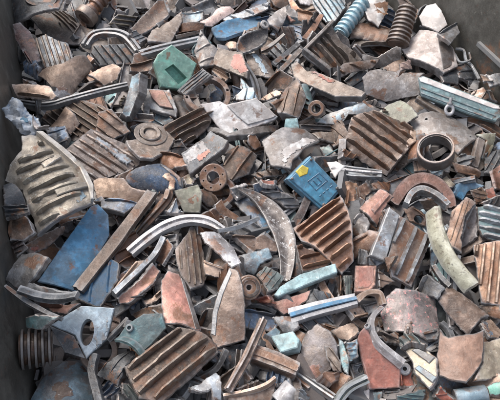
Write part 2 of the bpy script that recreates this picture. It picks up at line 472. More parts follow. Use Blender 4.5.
# ------------------------------------------------------------------ the heap's vocabulary
TS = [0, 0, 5.0]
def T(ox, oy): TS[:] = [ox, oy, 5.0]
def G(): TS[:] = [0, 0, 1.0]
def px(s):
    if isinstance(s, str): s = [tuple(float(x) for x in q.split(',')) for q in s.split()]
    return [(TS[0] + x / TS[2], TS[1] + y / TS[2]) for x, y in s]
QUEUE = []
def _q(kind, look, m, pts, **k):
    k.update(kind=kind, look=look, m=m, pts=px(pts), sc=TS[2], org=tuple(TS)); k.setdefault('L', 2)
    for f in ('patches', 'bosses', 'holes'):
        if f in k: 
            if f == 'patches': k[f] = [(nm, mm, px(pp), t) for nm, mm, pp, t in k[f]]
            else: k[f] = [(px([(b[0], b[1])])[0], b[2] / TS[2], *b[3:]) for b in k[f]]
    if 'slot' in k: k['slot'] = px(k['slot'])
    if 'finpoly' in k: k['finpoly'] = px(k['finpoly'])
    k['order'] = len(QUEUE); QUEUE.append(k)
def P(look, m, pts, **k): _q('plate', look, m, pts, **k)
def S(look, m, pts, w, **k):
    w = w if isinstance(w, (list, tuple)) else [w]
    _q('sweep', look, m, pts, w=[x / TS[2] for x in w], **k)
def C(look, m, pts, r, **k): _q('cyl', look, m, pts, r=r / TS[2], **k)
def RG(look, m, ctr, r, **k): _q("ring", look, m, [ctr], r=r / TS[2], **k)

def circle_local(c, r, k=20): return [Vector((c.x + r * math.cos(2 * math.pi * i / k), c.y + r * math.sin(2 * math.pi * i / k))) for i in range(k)]

def stroke_outline(pts, w):
    V2 = [Vector(p) for p in pts]
    if len(V2) > 2: V2 = catmull(V2, False, 5)
    n = len(V2); A = []; B = []
    for i, p in enumerate(V2):
        t = (V2[min(i + 1, n - 1)] - V2[max(i - 1, 0)]).normalized(); s = Vector((-t.y, t.x))
        x = i / (n - 1) * (len(w) - 1); j = min(int(x), max(0, len(w) - 2))
        ww = w[0] if len(w) == 1 else w[j] + (w[j + 1] - w[j]) * (x - j)
        A.append(tuple(p + s * ww / 2)); B.append(tuple(p - s * ww / 2))
    return A + B[::-1]

def make(k):
    pid = len(PIECES) + 1; seed = (k['order'] + 1) * 1.37 + .21
    rnd = random.Random(k['order'] * 7 + 3)
    kind = k['kind']; pts = k['pts']; m = k['m']
    tilt = k.get('ab') or (rnd.uniform(-.28, .28), rnd.uniform(-.2, .26))
    fins = k.get('fins'); parts = []; k['jag_'] = k.get('jag', 1) > .0015
    k['size_'] = max(max(p[0] for p in pts) - min(p[0] for p in pts), max(p[1] for p in pts) - min(p[1] for p in pts))
    if kind == 'plate':
        if k.get('sm'): foot = [tuple(v) for v in catmull([Vector(p) for p in pts], True, 4)]
        else: foot = pts
        if area2([Vector(p) for p in foot]) == 0: return
    elif kind == 'sweep': foot = stroke_outline(pts, k['w'])
    elif kind == 'cyl': foot = stroke_outline(pts, [2 * k['r']])
    else:
        (cx, cy), r = pts[0], k['r']; sq = k.get('sq', .9)
        foot = [(cx + r * math.cos(i * .2618), cy + r * sq * math.sin(i * .2618)) for i in range(24)]
    dep = 1.8 / (sp - ab(*centroid(foot))[1] * cp) ; mpp = dep / F      # metres per photo pixel about there
    th = k.get('th', {'plate': rnd.uniform(.014, .028), 'sweep': .03, 'cyl': .03, 'ring': .03, 'eye': .016}[kind])
    if kind == 'cyl': th = 2 * k['r'] * mpp
    hgt = (fins[2] if fins else 0) + k.get('rise', 0)
    fr = settle(foot, th, tilt, k.get('n'), hgt, pid, k.get('sink', .06 if 'key' in k else .12), k.get('fitw', .55), k.get('lift', 0), k.get('filler', False))
    if fr is None: return
    mpl = fr.s / F
    loc = lambda p: to_local(fr, p)
    if kind == 'plate':
        out = [loc(p) for p in foot]
        xs = [p.x for p in out]; ys = [p.y for p in out]; size = max(max(xs) - min(xs), max(ys) - min(ys))
        plain = not (fins or k.get('patches') or k.get('bosses') or 'n' in k)
        if not k.get('bend') and not k.get('dome') and plain and k.get('jag', 1) > .0015:
            k['bend'] = (rnd.uniform(0, 180), rnd.choice([-1, 1, 1]) * rnd.uniform(45, 120))
        warp = k.get('warp', .02 if fins else .05) * size; bend = k.get('bend'); dome = k.get('dome', 0)
        if bend:
            c0 = fr.c; ang = R_(bend[0]); q = loc((c0[0] + 5 * math.cos(ang), c0[1] - 5 * math.sin(ang))) - loc(c0); q.normalize()
            sd = Vector((-q.y, q.x)); ss = [p.dot(sd) for p in out]; smid = (max(ss) + min(ss)) / 2; hw = (max(ss) - min(ss)) / 2
            arc = R_(abs(bend[1])) / 2; Rr = hw / math.sin(arc); sg = 1 if bend[1] > 0 else -1
        def z0(x, y):
            z = warp * noise.noise(Vector((x / size * 1.3, y / size * 1.3, seed)))
            if bend:
                t = min(hw * 1.02, abs(x * sd.x + y * sd.y - smid)); z += sg * (math.sqrt(max(1e-8, Rr * Rr - t * t)) - Rr * (1 + math.cos(arc)) / 2)
            if dome: z -= dome * (x * x + y * y) / (size * .5)
            return z
        holes = []
        for h in k.get('holes', ()):
            c0 = loc(h[0]); rr = h[1] * mpl; e = h[2] if len(h) > 2 else 1.0
            holes.append([c0 + Vector((rr * math.cos(i * math.pi / 9), rr * e * math.sin(i * math.pi / 9))) for i in range(18)])
        if 'slot' in k: holes.append(ccw([loc(p) for p in k['slot']]))
        body = plate_mesh(out, holes, th, z0, m, seed, jag=k.get('jag', .0034), rough=k.get('rough', .0026), bev=k.get('bev'), frac=k.get('frac', None if k.get('jag', 1) < .0015 else rnd.choice(['fracture', 'fracture', 'palefracture', 'darkfracture', 'darkfracture', None])))
        parts.append(('body', body))
        if plain and k['jag_'] and k['size_'] > 13 and 'key' not in k:
            u = rnd.random(); fp = ccw(out); sm_ = size
            if u < .45:                        # a flange lip left standing along one edge
                i = max(range(len(fp)), key=lambda j: (fp[j] - fp[j - 1]).length); a_, b_ = fp[i - 1], fp[i]
                if (b_ - a_).length > sm_ * .25:
                    e_ = (b_ - a_).normalized(); nn_ = Vector((-e_.y, e_.x)); t_ = rnd.uniform(.008, .014)
                    parts.append(('lip', fin_mesh(a_ + e_ * .006 + nn_ * t_ * .75, b_ - e_ * .006 + nn_ * t_ * .75, rnd.uniform(.010, .03), t_, z0, th, m, seed + 3)))
            elif u < .80: fins = (rnd.choice([2, 3, 4]), rnd.uniform(0, 180), rnd.uniform(.006, .016)); k['finname'] = 'rib'
        if fins:
            nf, ang, h = fins[:3]; fm = fins[3] if len(fins) > 3 else m
            fp = ccw([loc(p) for p in k['finpoly']]) if 'finpoly' in k else ccw(out)
            fpi = inset(resample(fp, size / 30), size * .02)
            c0 = fr.c; q = loc((c0[0] + 5 * math.cos(R_(ang)), c0[1] - 5 * math.sin(R_(ang)))) - loc(c0); q.normalize()
            sd2 = Vector((-q.y, q.x)); lo = min(p.dot(sd2) for p in fp); hi = max(p.dot(sd2) for p in fp)
            tl = min(p.dot(q) for p in fp); thi = max(p.dot(q) for p in fp); ft = k.get('ft', (hi - lo) / nf * .22)
            for i in range(nf):
                o = lo + (hi - lo) * (i + .5 + rnd.uniform(-.08, .08)) / nf
                run = []; best = []
                for j in range(71):
                    p = sd2 * o + q * (tl + (thi - tl) * j / 70)
                    if inside((p.x, p.y), fpi) and not any(inside((p.x, p.y), H) for H in holes): run.append(p)
                    else:
                        if len(run) > len(best): best = run
                        run = []
                if len(run) > len(best): best = run
                if len(best) > 5:
                    parts.append((k.get('finname', 'fin'), fin_mesh(best[0], best[-1], h * rnd.uniform(.85, 1.1), ft, z0, th, fm, seed + i * 3.3)))
        for nm, mm, pp, t in k.get('patches', ()):
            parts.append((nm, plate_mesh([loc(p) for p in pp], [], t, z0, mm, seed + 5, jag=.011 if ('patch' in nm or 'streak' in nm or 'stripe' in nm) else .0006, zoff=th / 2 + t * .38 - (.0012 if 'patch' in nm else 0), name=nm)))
        if 'slot' in k:
            sp_ = ccw([loc(p) for p in k['slot']]); parts.append(('slot_floor', plate_mesh(inset(sp_, -.004), [], .006, z0, m, seed + 2, zoff=-th * .30, name='slot_floor')))
        for b in k.get('bosses', ()):
            c0 = loc(b[0]); ro = b[1] * mpl; ri = b[2]; h = b[3]; mm = b[4] if len(b) > 4 else m
            Hs = [circle_local(c0, ro * ri)] if ri > 0 else []
            parts.append((b[5] if len(b) > 5 else 'boss', plate_mesh(circle_local(c0, ro, 28), Hs, h, z0, mm, seed + 8, zoff=th / 2 + h * .45, name='boss')))
    elif kind == 'sweep':
        cl = [loc(p) for p in pts]; w = [x * mpl for x in k['w']]
        parts.append(('body', sweep_mesh(cl, w, th, k.get('prof', 'box'), m, seed, k.get('zc', 0), k.get('jit', .035), smooth=k.get('sm', True), rag=k.get('rag', .5))))
        if 'cap' in k:                       # a differently coloured strip along the top
            cm, cw, ch = k['cap']
            me = sweep_mesh(cl[k.get('capfrom', 0):], [x * cw for x in w], ch, 'box', cm, seed + 2, 0, .03)
            for v in me.vertices: v.co.z += th / 2 + ch * .3
            parts.append((k.get('capname', 'paint_strip'), me))
    elif kind == 'cyl':
        p0, p1 = loc(pts[0]), loc(pts[1]); r = k['r'] * mpl; nr = k.get('ribs', 0); rh = k.get('rib', .16)
        tp = k.get('taper', 1.0); prof = []
        if nr:
            for i in range(nr):
                t0 = i / nr; s = lambda t: r * (1 + (tp - 1) * t)
                for f, q in ((.0, 1 - rh), (.18, 1 - rh), (.34, 1), (.66, 1), (.82, 1 - rh)): prof.append((t0 + f / nr, s(t0) * q))
            prof.append((1, r * tp * (1 - rh)))
        else: prof = [(0, r * .92), (.03, r), (.3, r * (1 + (tp - 1) * .3)), (.6, r * (1 + (tp - 1) * .6)), (.97, r * tp), (1, r * tp * .93)]
        parts.append(('body', lathe_mesh(p0, p1, prof, m, seed, 0, inner=k.get('inner', 0))))
        if 'flange' in k:
            fm, fr_, fl = k['flange']
            parts.append(('flange', lathe_mesh(p0, p0.lerp(p1, fl), [(0, r * fr_ * .96), (.1, r * fr_), (.9, r * fr_), (1, r * fr_ * .96)], fm, seed, 0)))
    elif kind == 'eye':
        r = k['r'] * mpl; rt = r * .30; V = []; Fc = []; n1, n2 = 36, 14; rm = r - rt
        for i in range(n1):
            a = 2 * math.pi * i / n1
            for j in range(n2):
                b = 2 * math.pi * j / n2; q = rm + rt * math.cos(b); V.append(Vector((q * math.cos(a), 1.18 * q * math.sin(a), rt * math.sin(b) + rt)))
        for i in range(n1):
            for j in range(n2):
                Fc.append((i * n2 + j, ((i + 1) % n1) * n2 + j, ((i + 1) % n1) * n2 + (j + 1) % n2, i * n2 + (j + 1) % n2))
        parts.append(('ring', mesh_from(V, Fc, m, 'ring')))
        parts.append(('shank', lathe_mesh(Vector((0, r * .95)), Vector((r * .25, r * 2.3)), [(0, rt * 1.5), (.15, rt * 1.9), (.3, rt * 1.9), (.35, rt), (1, rt)], m, seed, rt)))
    else:
        r = k['r'] * mpl; ri = k.get('ri', .6); nb = k.get('nb', 0); z = lambda x, y: .02 * r * noise.noise(Vector((x / r, y / r, seed)))
        c0 = Vector((0, 0)); H = [circle_local(c0, r * ri, 30)]
        for i in range(nb):
            a = 2 * math.pi * (i + .3) / nb; rm = r * (1 + ri) / 2
            H.append(circle_local(Vector((rm * math.cos(a), rm * math.sin(a))), r * .065, 10))
        parts.append(('body', plate_mesh(circle_local(c0, r, 44), H, th, z, m, seed, jag=k.get('jag', .001), rough=.001)))
        if 'step' in k:
            sm_, so, si, sh = k['step']
            parts.append(('rim', plate_mesh(circle_local(c0, r * so, 40), [circle_local(c0, r * si, 30)], sh, z, sm_, seed + 3, zoff=th / 2 + sh * .45)))
    k['fr'] = fr; k['parts'] = parts; k['foot'] = foot; k['pid'] = pid; k['size_px'] = max(max(p[0] for p in foot) - min(p[0] for p in foot), max(p[1] for p in foot) - min(p[1] for p in foot))
    PIECES.append(k)
# ================================================================== the pieces, back of the heap to front
# ---- rows along the top edge
T(0, 0)
P('dark blue-grey plate lying deep', 'darkslate', '55,-30 330,-40 300,60 150,110 70,120', L=1)
S('black U-shaped bracket', 'dark', '130,-20 150,15 200,28 262,24 285,-25', 24, L=2, th=.035, N='bracket', c='bracket')
P('dark half-round casting with fins at one end', 'cast', '145,92 205,75 250,88 330,55 395,135 432,195 400,225 330,212 230,176', L=3, th=.03, fins=(6, -42, .022), finpoly='240,80 335,58 400,140 395,200 300,150', bend=(-20, 60), N='finned_casting', c='finned casting')
P('dark red rusty plate standing against the container wall', 'dred', '65,130 100,118 150,160 185,228 205,310 160,340 115,262 80,200', L=3, bend=(-60, 50), ab=(.3, 0))
P('pale blue-grey casting with five ribs', 'paleslate', '178,200 235,183 290,212 340,222 366,300 360,335 235,362 208,305', L=4, fins=(6, -72, .02, 'greytan'), ft=.014, th=.03, bend=(-72, 40), N='finned_casting', c='finned casting', key='pale blue ribbed casting')
P('slate grey plate', 'slate', '340,70 375,5 400,-30 450,-20 430,60 395,125', L=1)
P('grey shard with a straight edge', 'cast', '365,180 400,125 475,150 448,202', L=3)
C('tan ribbed bolt with a wide square head', 'orange', '420,95 540,-40', 38, L=4, ribs=5, rib=.2, flange=('tan', 1.45, .22), N='ribbed_bolt', c='bolt', key='tan ribbed bolt')
P('blue-grey crumpled fragment', 'slateblue', '140,310 175,290 215,345 190,400 140,370', L=2, rough=.008)
P('dark fragment half hidden', 'darkslate', '100,240 150,280 150,330 110,330', L=2)
G()
P('rolled tan plate with one silvery torn corner', 'tan', '34,73 66,67 78,58 86,56 92,64 80,80 72,94 60,101 50,86', L=5, bend=(60, 110), th=.012, patches=[('bare_patch', 'silver', '52,93 66,88 70,95 60,101 55,100', .004)], key='rolled tan plate')
P('long flat tan bar along the wall', 'tan', '12,86 24,86 50,88 59,98 52,101 18,97', L=4, th=.035, N='metal_bar', c='bar')
S('curled rusty strip', 'rusttan', '92,58 86,66 90,76 101,84 112,80', 9, L=4, th=.03, N='curled_strip', c='strip')
P('tan pink bent plate with a ragged end', 'tan', '88,76 104,67 113,64 122,70 117,80 104,86', L=4, bend=(20, 60))
T(100, 0)
P('dark casting with parallel fins under a grey arch', 'darkslate', '-30,235 130,225 195,290 165,325 0,335 -50,290', L=2, fins=(6, -52, .03, 'slate'), th=.03, N='finned_casting', c='finned casting')
S('wide slate grey arch', 'slate', '-72,235 -30,182 50,168 130,188 195,262', [44, 46, 46, 42, 36], L=5, th=.05, prof='groove', N='curved_band', c='curved band', key='slate grey arch')
P('dark plate with three pale comb teeth', 'dark', '38,122 88,70 190,84 150,142', L=3, fins=(3, -8, .02, 'cream'), ft=.012, finname='tooth', N='comb_plate', c='plate')
P('rusty plate at the back', 'rust', '-60,0 60,-30 60,10 0,75 -40,70', L=1)
P('grey-brown folded plate at the back edge', 'cast', '125,-25 200,-30 232,38 165,82 148,70', L=2, bend=(60, 50))
P('long brown-pink trough with grey rims', 'brownpink', '148,150 285,8 322,-5 352,62 345,88 235,162 200,178', L=4, bend=(42, -70), patches=[('rim', 'slate', '318,0 332,-8 354,62 344,80', .012)], key='brown-pink trough')
P('small square slate block', 'slate', '140,182 170,158 238,202 200,232', L=5, th=.035, N='metal_block', c='block')
P('grey-tan plate with a turned-up corner', 'greytan', '235,202 262,150 345,120 410,72 408,128 348,222 240,222', L=5, bend=(40, 50), th=.02)
P('blue-white short bar', 'paleblue', '405,74 520,60 520,112 412,122', L=3, th=.03, N='metal_bar', c='bar')
P('dark reddish plate below a blue-white bar', 'rust', '405,120 520,114 510,165 380,185', L=2)
S('long blue-grey bar with flat faces', 'paleslate', '200,275 330,240 510,200', 40, L=4, th=.04, prof='groove', N='metal_bar', c='bar')
S('thin grey bar', 'greytan', '380,186 515,155', 18, L=4, th=.015, N='metal_bar', c='bar')
P('small blackish plate', 'dark', '280,120 330,95 340,115 290,140', L=2)  # dark plate put in for the shade of an open gap
G()
P('mint green box casting with an open rectangular slot', 'green', '153,64 157,56 171,46 196,65 191,79 180,91 160,88', L=7, th=.08, n=(.10, .20), warp=.004, bev=.006, sink=.2, jag=.001, slot='164,71 172.5,65.5 186,79 177.5,85.5', N='box_casting', c='box', key='green box casting')
P('tan and dark splintered bar', 'brownpink', '129,66 154,61 153,70 130,74', L=3, th=.025, N='metal_bar', c='bar')
P('dark plate with fine parallel grooves', 'darkslate', '178,92 203,69 212,76 186,96', L=6, fins=(4, 40, .006, 'slate'), N='grooved_plate', c='plate', finname='ridge')
P('upright grey casting with a pointed top', 'palegrey', '195,52 202,32 210,44 217,49 213,66 201,70', L=6, bend=(80, 60), th=.03, rough=.006)
T(200, 0)
P('brown plate at the top edge', 'cast', '50,-30 200,-30 212,28 150,42 90,30', L=1)
P('curved pale pink sheet', 'pink', '0,110 60,80 90,40 150,42 178,58 112,95 60,128 0,132', L=5, bend=(30, 80), th=.012, key='pale pink sheet')
P('long blue-grey sheet with a rounded end', 'paleslate', '108,102 178,74 300,28 345,12 342,48 280,78 140,122', L=6, bend=(20, 50), th=.016)
P('hollow blue housing', 'blue', '58,150 140,112 250,82 302,78 314,122 205,172 130,208 80,192', L=4, bend=(20, -80), th=.025, N='hollow_housing', c='housing', key='hollow blue housing')
P('dark hollow half-shell', 'dark', '188,212 220,178 318,140 342,156 322,222 232,268 190,252', L=6, bend=(30, -100), th=.02, sm=True, N='half_shell', c='shell', key='dark hollow half-shell')
RG('small white ring', 'white', (322, 124), 22, L=7, ri=.5, th=.02, N='ring', c='ring')
P('light grey curved housing piece', 'palegrey', '338,100 380,58 430,33 437,72 420,112 390,152 345,132', L=6, bend=(45, 80), th=.02)
P('small pinkish-red shard', 'pinkred', '425,70 478,105 452,114', L=5)
P('dark brown plate at the top edge', 'brown', '200,-30 280,-30 268,10 215,30', L=1)
P('brown-pink plate at the top edge', 'brownpink', '335,-25 450,-25 440,48 375,40', L=2, bend=(10, 40))
P('orange-brown rusty strip', 'orange', '430,-20 460,50 500,78 565,115 570,90 500,45 455,-15', L=3, bend=(-35, 60))
P('crumpled white sheet at the top edge', 'white', '440,-30 560,-30 565,30 500,25', L=2, rough=.006)
S('thin curved grey strip', 'palegrey', '212,276 300,256 360,224 422,172', [14, 20, 22, 16], L=7, th=.012, N='curved_strip', c='strip')
S('dark grey comb bar', 'slate', '368,322 430,272 492,222', 26, L=6, th=.02, N='comb_bar', c='bar')
S('second dark comb bar', 'cast', '392,366 450,308 505,250', 26, L=6, th=.02, N='comb_bar', c='bar')
P('dark piece with two short teeth', 'darkslate', '340,270 385,220 440,245 385,300', L=5, fins=(3, -45, .025, 'slate'), finname='tooth', N='comb_plate', c='plate')
P('grey-tan plate with a bright red painted corner', 'greytan', '90,242 150,262 212,268 247,360 238,392 150,362 68,332', L=6, th=.035, patches=[('paint_patch', 'red', '178,276 206,274 246,360 215,376 156,342', .003)], bend=(-15, 30), N='painted_casting', c='casting', key='red-cornered plate')
P('stacked tan lips', 'tan', '62,335 112,358 150,395 120,420 60,362', L=5, fins=(3, -30, .015), finname='lip', N='lipped_plate', c='plate')
P('blue-streaked grey curved shell', 'cast', '225,282 290,268 340,328 396,382 342,402 250,372', L=6, bend=(-50, 100), th=.016, patches=[('paint_streak', 'paleblue', '258,282 285,276 342,380 318,386', .004)], N='curved_shell', c='shell')
P('small pale fragment', 'tan', '128,222 180,214 190,250 150,250', L=5, th=.02)
P('grey plate left of a pink sheet', 'slate', '-40,30 60,-10 100,40 40,85 -30,80', L=2)
# ---- top right
T(300, 0)
P('steel-blue plate with slanting ribs', 'steelblue', '55,-25 222,-25 228,42 178,112 130,112 66,28', L=3, fins=(7, -55, .02), th=.02, bend=(-55, 30), N='ribbed_plate', c='plate', key='steel-blue ribbed plate')
C('pale blue ribbed hose', 'hosetip', '200,172 318,8', 42, L=6, ribs=8, rib=.24, taper=.95, N='ribbed_hose', c='hose', key='pale blue ribbed hose', inner=.75)
P('crumpled white sheet with a rusty middle', 'white', '322,-20 425,-25 432,60 392,132 340,112 318,60', L=5, rough=.010, bend=(60, 60), th=.01, patches=[('rust_patch', 'rusttan', '368,32 440,12 440,68 392,82', .005)], key='crumpled white sheet')
S('slanting orange-tan strip', 'orange', '20,198 62,150 108,76', [26, 34, 24], L=5, th=.02, N='metal_strip', c='strip')
P('orange-brown plate', 'rusttan', '-20,50 72,78 42,122 -10,105', L=4)
P('deep rectangular casting with inner ribs', 'cast', '8,266 150,122 206,212 300,278 318,298 250,342 160,388 40,302', L=6, th=.02, fins=(5, -50, .045), ft=.010, warp=.01, finpoly='30,262 148,138 250,260 290,290 160,372 60,300', patches=[('rim', 'greytan', '4,266 150,118 158,132 22,270', .05), ('rim', 'cast', '6,268 22,262 168,378 158,392', .05)], N='ribbed_box_casting', c='casting', key='deep ribbed box casting')
P('pointed pinkish-grey wing piece', 'brownpink', '160,378 215,322 300,308 400,300 362,342 252,366 200,388', L=8, bend=(15, 50), th=.02)
P('long grey plate with a raised back edge', 'cast', '308,270 380,288 480,232 505,240 502,292 420,332 330,346', L=6, bend=(20, 50))
P('brown-pink lumpy chunk', 'brownpink', '250,186 260,138 340,124 450,158 478,208 400,222 300,192', L=6, th=.045, rough=.007, N='metal_chunk', c='chunk')
P('grey strip under a brown-pink lump', 'cast', '238,226 310,194 385,214 480,215 470,235 300,250', L=4)
P('large pale grey curved shell', 'palegrey', '310,392 350,352 390,344 500,362 625,366 590,400 596,480 430,502 325,470', L=6, bend=(-5, 70), th=.016, N='curved_shell', c='shell', key='pale grey curved shell')
G()
C('short fat rust-pink coil with close ribs', 'brownpink', '397,45 408,8', 11.5, L=7, ribs=9, rib=.17, taper=.82, inner=.7, N='coil', c='coil', key='fat rusty coil')
P('rusty plate behind the white plate', 'brownpink', '396,-6 408,-2 420,10 416,24 404,18', L=4)
T(400, 0)
P('bright white angular plate against the back wall', 'white', '95,78 130,28 180,22 208,60 238,122 190,168 112,132', L=6, bend=(70, 50), th=.012, jag=.002, key='bright white plate')
S('dark curled rim', 'slate', '92,78 104,48 132,28', 14, L=7, th=.015, N='curled_strip', c='strip')
P('grey triangular plate', 'slate', '188,172 280,122 294,170 250,222 214,202', L=5, bend=(30, 40))
S('thin pale wire strip', 'silver', '98,130 190,184 272,268', 9, L=8, th=.008, N='wire', c='wire')
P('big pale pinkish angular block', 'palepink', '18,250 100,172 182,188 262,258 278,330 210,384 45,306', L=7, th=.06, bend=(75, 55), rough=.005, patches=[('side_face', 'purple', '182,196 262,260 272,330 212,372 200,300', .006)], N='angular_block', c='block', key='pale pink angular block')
P('dark slate plate by the wall', 'darkslate', '270,322 330,336 378,392 350,420 285,400', L=5)
S('twisted grey wire', 'paleslate', '278,244 318,252 330,300 360,330 395,395', 12, L=9, th=.01, jit=.12, N='wire', c='wire')
S('short bent grey wire', 'paleslate', '275,270 300,310 350,300 345,265', 9, L=9, th=.009, jit=.12, N='wire', c='wire')
P('pale sliver', 'pink', '-5,322 40,308 62,350 0,358', L=6)
P('tan shard at the foot of the back wall', 'tan', '398,372 440,376 462,402 420,415', L=5, th=.02)
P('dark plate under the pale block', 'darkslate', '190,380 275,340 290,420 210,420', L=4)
P('slate fragment in the corner', 'slate', '430,385 500,370 520,420 450,440', L=4)
# ---- second row
T(0, 80)
S('long slate bar with a square edge', 'slate', '88,112 230,130 350,100 500,60 640,28', [24, 30, 30, 30, 28], L=4, th=.04, prof='groove', N='metal_bar', c='bar')
P('short slate bracket leg', 'slate', '172,92 208,98 204,172 184,172', L=4)
P('crumpled blue and white sheet', 'whiteblue', '15,150 60,92 100,104 150,168 190,188 206,235 162,292 110,272 60,212 28,188', L=6, rough=.016, th=.01, bend=(-40, 50), patches=[('blue_patch', 'boxblue', '106,200 140,192 150,215 118,225', .005)], key='crumpled blue-white sheet')
P('white torn strip', 'white', '160,178 205,225 245,236 240,250 180,250', L=7, th=.01)
P('large brown plate with long slanting ribs', 'brown', '200,200 240,150 330,120 390,94 520,132 645,250 600,330 450,262 370,312 280,252', L=5, th=.02, fins=(8, -34, .022, 'greytan'), ft=.012, N='ribbed_plate', c='plate', key='brown slanting-ribbed plate')
P('curved tan shell with a raised rim', 'tan', '235,240 290,200 330,130 382,178 397,215 347,272 300,244', L=7, bend=(50, 90), th=.015, N='curved_shell', c='shell')
P('slate-blue lump with a navy underside', 'slateblue', '228,250 330,238 357,300 320,352 258,312', L=7, th=.04, rough=.006, bend=(0, 60), N='metal_chunk', c='chunk')
G()
P('large mottled grey-olive casting with ribs on its left', 'limecast', '23,140 40,137 62,152 82,170 92,190 93,204 80,212 62,220 38,234 33,215 24,192 7,182 12,168 24,155', L=7, th=.03, sm=False, bend=(-50, 55), rough=.010, fins=(8, 22, .024), ft=.026, finpoly='12,172 44,142 72,166 86,192 80,208 38,231 32,208 24,190', patches=[('rim', 'limecast', '38,137 44,136 64,151 84,168 94,189 95,204 92,204 89,191 80,172 61,155', .03), ('rib', 'limecast', '57,196 90,184 93,189 60,202', .022), ('rib', 'limecast', '44,170 60,158 63,162 48,175', .022), ('paint_patch', 'paleblue', '63,190 70,187 72,195 65,198', .003), ('paint_patch', 'steelblue', '74,200 84,192 88,200 78,206', .003)], N='finned_casting', c='finned casting', key='large grey-olive casting')
P('pinkish ribbed plate with faded blue stripes', 'pinkgrey', '64,152 91,130 131,147 150,158 132,172 94,183 74,166', L=6, th=.025, fins=(7, -34, .014), ft=.02, bend=(-34, 30), patches=[('paint_stripe', 'paleslate', '92,141 97,139 132,163 126,168', .016)], N='ribbed_plate', c='plate', key='pink ribbed plate with blue stripes')
T(100, 80)
P('long steel-blue block standing on end', 'steelblue', '105,182 162,-10 222,-25 216,70 152,192 128,198', L=7, th=.06, warp=.01, jag=.002, fitw=.2, N='metal_block', c='block', key='steel-blue block')
P('small pale comb', 'cream', '92,110 120,80 128,90 104,135', L=5, fins=(4, 5, .012), finname='tooth', N='comb_plate', c='plate')
P('dark brown plate', 'dark', '212,72 220,-5 254,-5 238,60', L=5)
P('bumpy slate housing with a pink plate on top', 'slate', '240,50 350,58 387,150 382,188 330,178 252,152 236,238 214,182 220,122 204,70', L=6, th=.03, rough=.008, patches=[('pink_plate', 'pinkred', '246,60 322,64 372,156 300,142 262,100', .012)], N='motor_housing', c='housing', key='slate housing with pink plate')
P('steel-blue plate', 'steelblue', '262,222 285,168 352,164 374,212 300,244', L=5)
P('narrow slate plate', 'slate', '148,236 226,204 228,262 168,268', L=5)
RG('wide tan ring seen on the slant', 'rusttan', (535, 80), 118, L=4, sq=.6, ri=.78, th=.045, nb=6, n=(.1, .62), N='flange_ring', c='ring', key='wide tan ring')
P('brown casting with four tall straight fins', 'brown', '308,236 500,142 580,150 540,245 430,332 378,322', L=4, th=.02, fins=(4, 27, .04, 'greytan'), ft=.010, N='finned_casting', c='finned casting')
P('half-round tan end plate with stepped hub', 'greytan', '128,312 200,298 240,240 330,258 374,300 342,362 262,402 200,398 148,352', L=6, th=.025, bosses=[(252, 278, 84, .72, .007), (250, 274, 54, .66, .012)], N='end_plate', c='end plate', key='half-round tan end plate')
P('rusty slab with torn ribs', 'brownpink', '-5,165 60,148 155,262 60,302 -20,260', L=6, fins=(3, -38, .02), th=.025, N='ribbed_plate', c='plate')
P('dark crusted lump', 'dark', '350,330 410,300 440,350 380,390', L=4, th=.03, rough=.006)
T(200, 80)
P('folded white plate with a torn dark lower edge', 'white', '2,125 100,108 135,128 282,94 387,186 372,204 242,250 152,297 134,290', L=9, th=.03, jag=.002, warp=.02, holes=[(183, 253, 8)], patches=[('raised_step', 'white', '136,134 280,100 380,184 368,194 240,230 186,186', .010)], n=(-.05, .28), N='folded_plate', c='plate', key='folded white plate')
P('grey casting supporting a white plate', 'cast', '38,222 150,306 252,275 390,212 380,250 260,310 140,325 50,260', L=6, th=.04)
P('pale blue-white plate', 'paleblue', '158,102 220,42 272,42 290,98 200,110', L=6, bend=(40, 50))
P('small cream scraps', 'cream', '38,32 66,18 85,50 56,66', L=7, th=.012)
P('flat tan bar', 'tan', '300,104 380,62 438,70 340,114', L=6, th=.03, N='metal_bar', c='bar')
P('short rusty block', 'rusttan', '350,120 410,90 420,120 370,150', L=5, th=.03)
P('stubby brown angular block', 'brown', '395,160 440,60 500,10 522,100 480,200 402,192', L=6, th=.07, bend=(60, 80), N='metal_block', c='block')
P('pale teal tab', 'lteal', '428,194 488,192 497,246 422,240', L=8, th=.012, jag=.001)
P('rusty bent scoop', 'rusttan', '234,280 260,258 302,332 272,352 240,316', L=7, bend=(-60, 90))
P('slate curved scrap under the white plate', 'slate', '290,290 340,262 360,300 310,330', L=5, bend=(20, 60))
G()
P('light grey pointed plate with a white scraped streak', 'palegrey', '262,142 282,130 305,130 320,140 303,152 299,158 293,163 291,171 271,165', L=8, th=.016, bend=(-60, 35), patches=[('scraped_streak', 'white', '282,152 306,140 316,141 300,152 290,158 284,168', .003)], key='light grey pointed plate')
P('slate block with a white and pink painted face', 'slate', '182,157 203,142 211,134 229,144 224,152 208,163 190,177', L=7, th=.05, patches=[('paint_patch', 'white', '184,158 203,145 209,152 190,167', .003), ('paint_patch', 'salmon', '196,160 209,152 212,156 200,165', .003)], N='painted_block', c='block', key='white-faced slate block')
P('grey-brown domed housing', 'brown', '228,150 240,146 257,155 248,174 226,188 222,170', L=5, bend=(60, 80), th=.02)
P('long cream and tan bar with a rusty red stripe', 'greytan', '291,67 298,64 308,73 316,73 344,86 366,96 362,101 336,100 294,79', L=7, th=.045, patches=[('rust_stripe', 'redrust', '312,74 322,77 336,85 330,86', .004)], N='metal_bar', c='bar', key='long cream and tan bar')
T(300, 80)
P('dark rusty plate', 'darkrust', '40,70 200,90 190,130 90,110', L=4)
RG('small tan pipe ring', 'rusttan', (85, 145), 40, L=6, sq=.95, ri=.58, th=.07, n=(-.15, .1), N='pipe_ring', c='ring', key='small tan pipe ring')
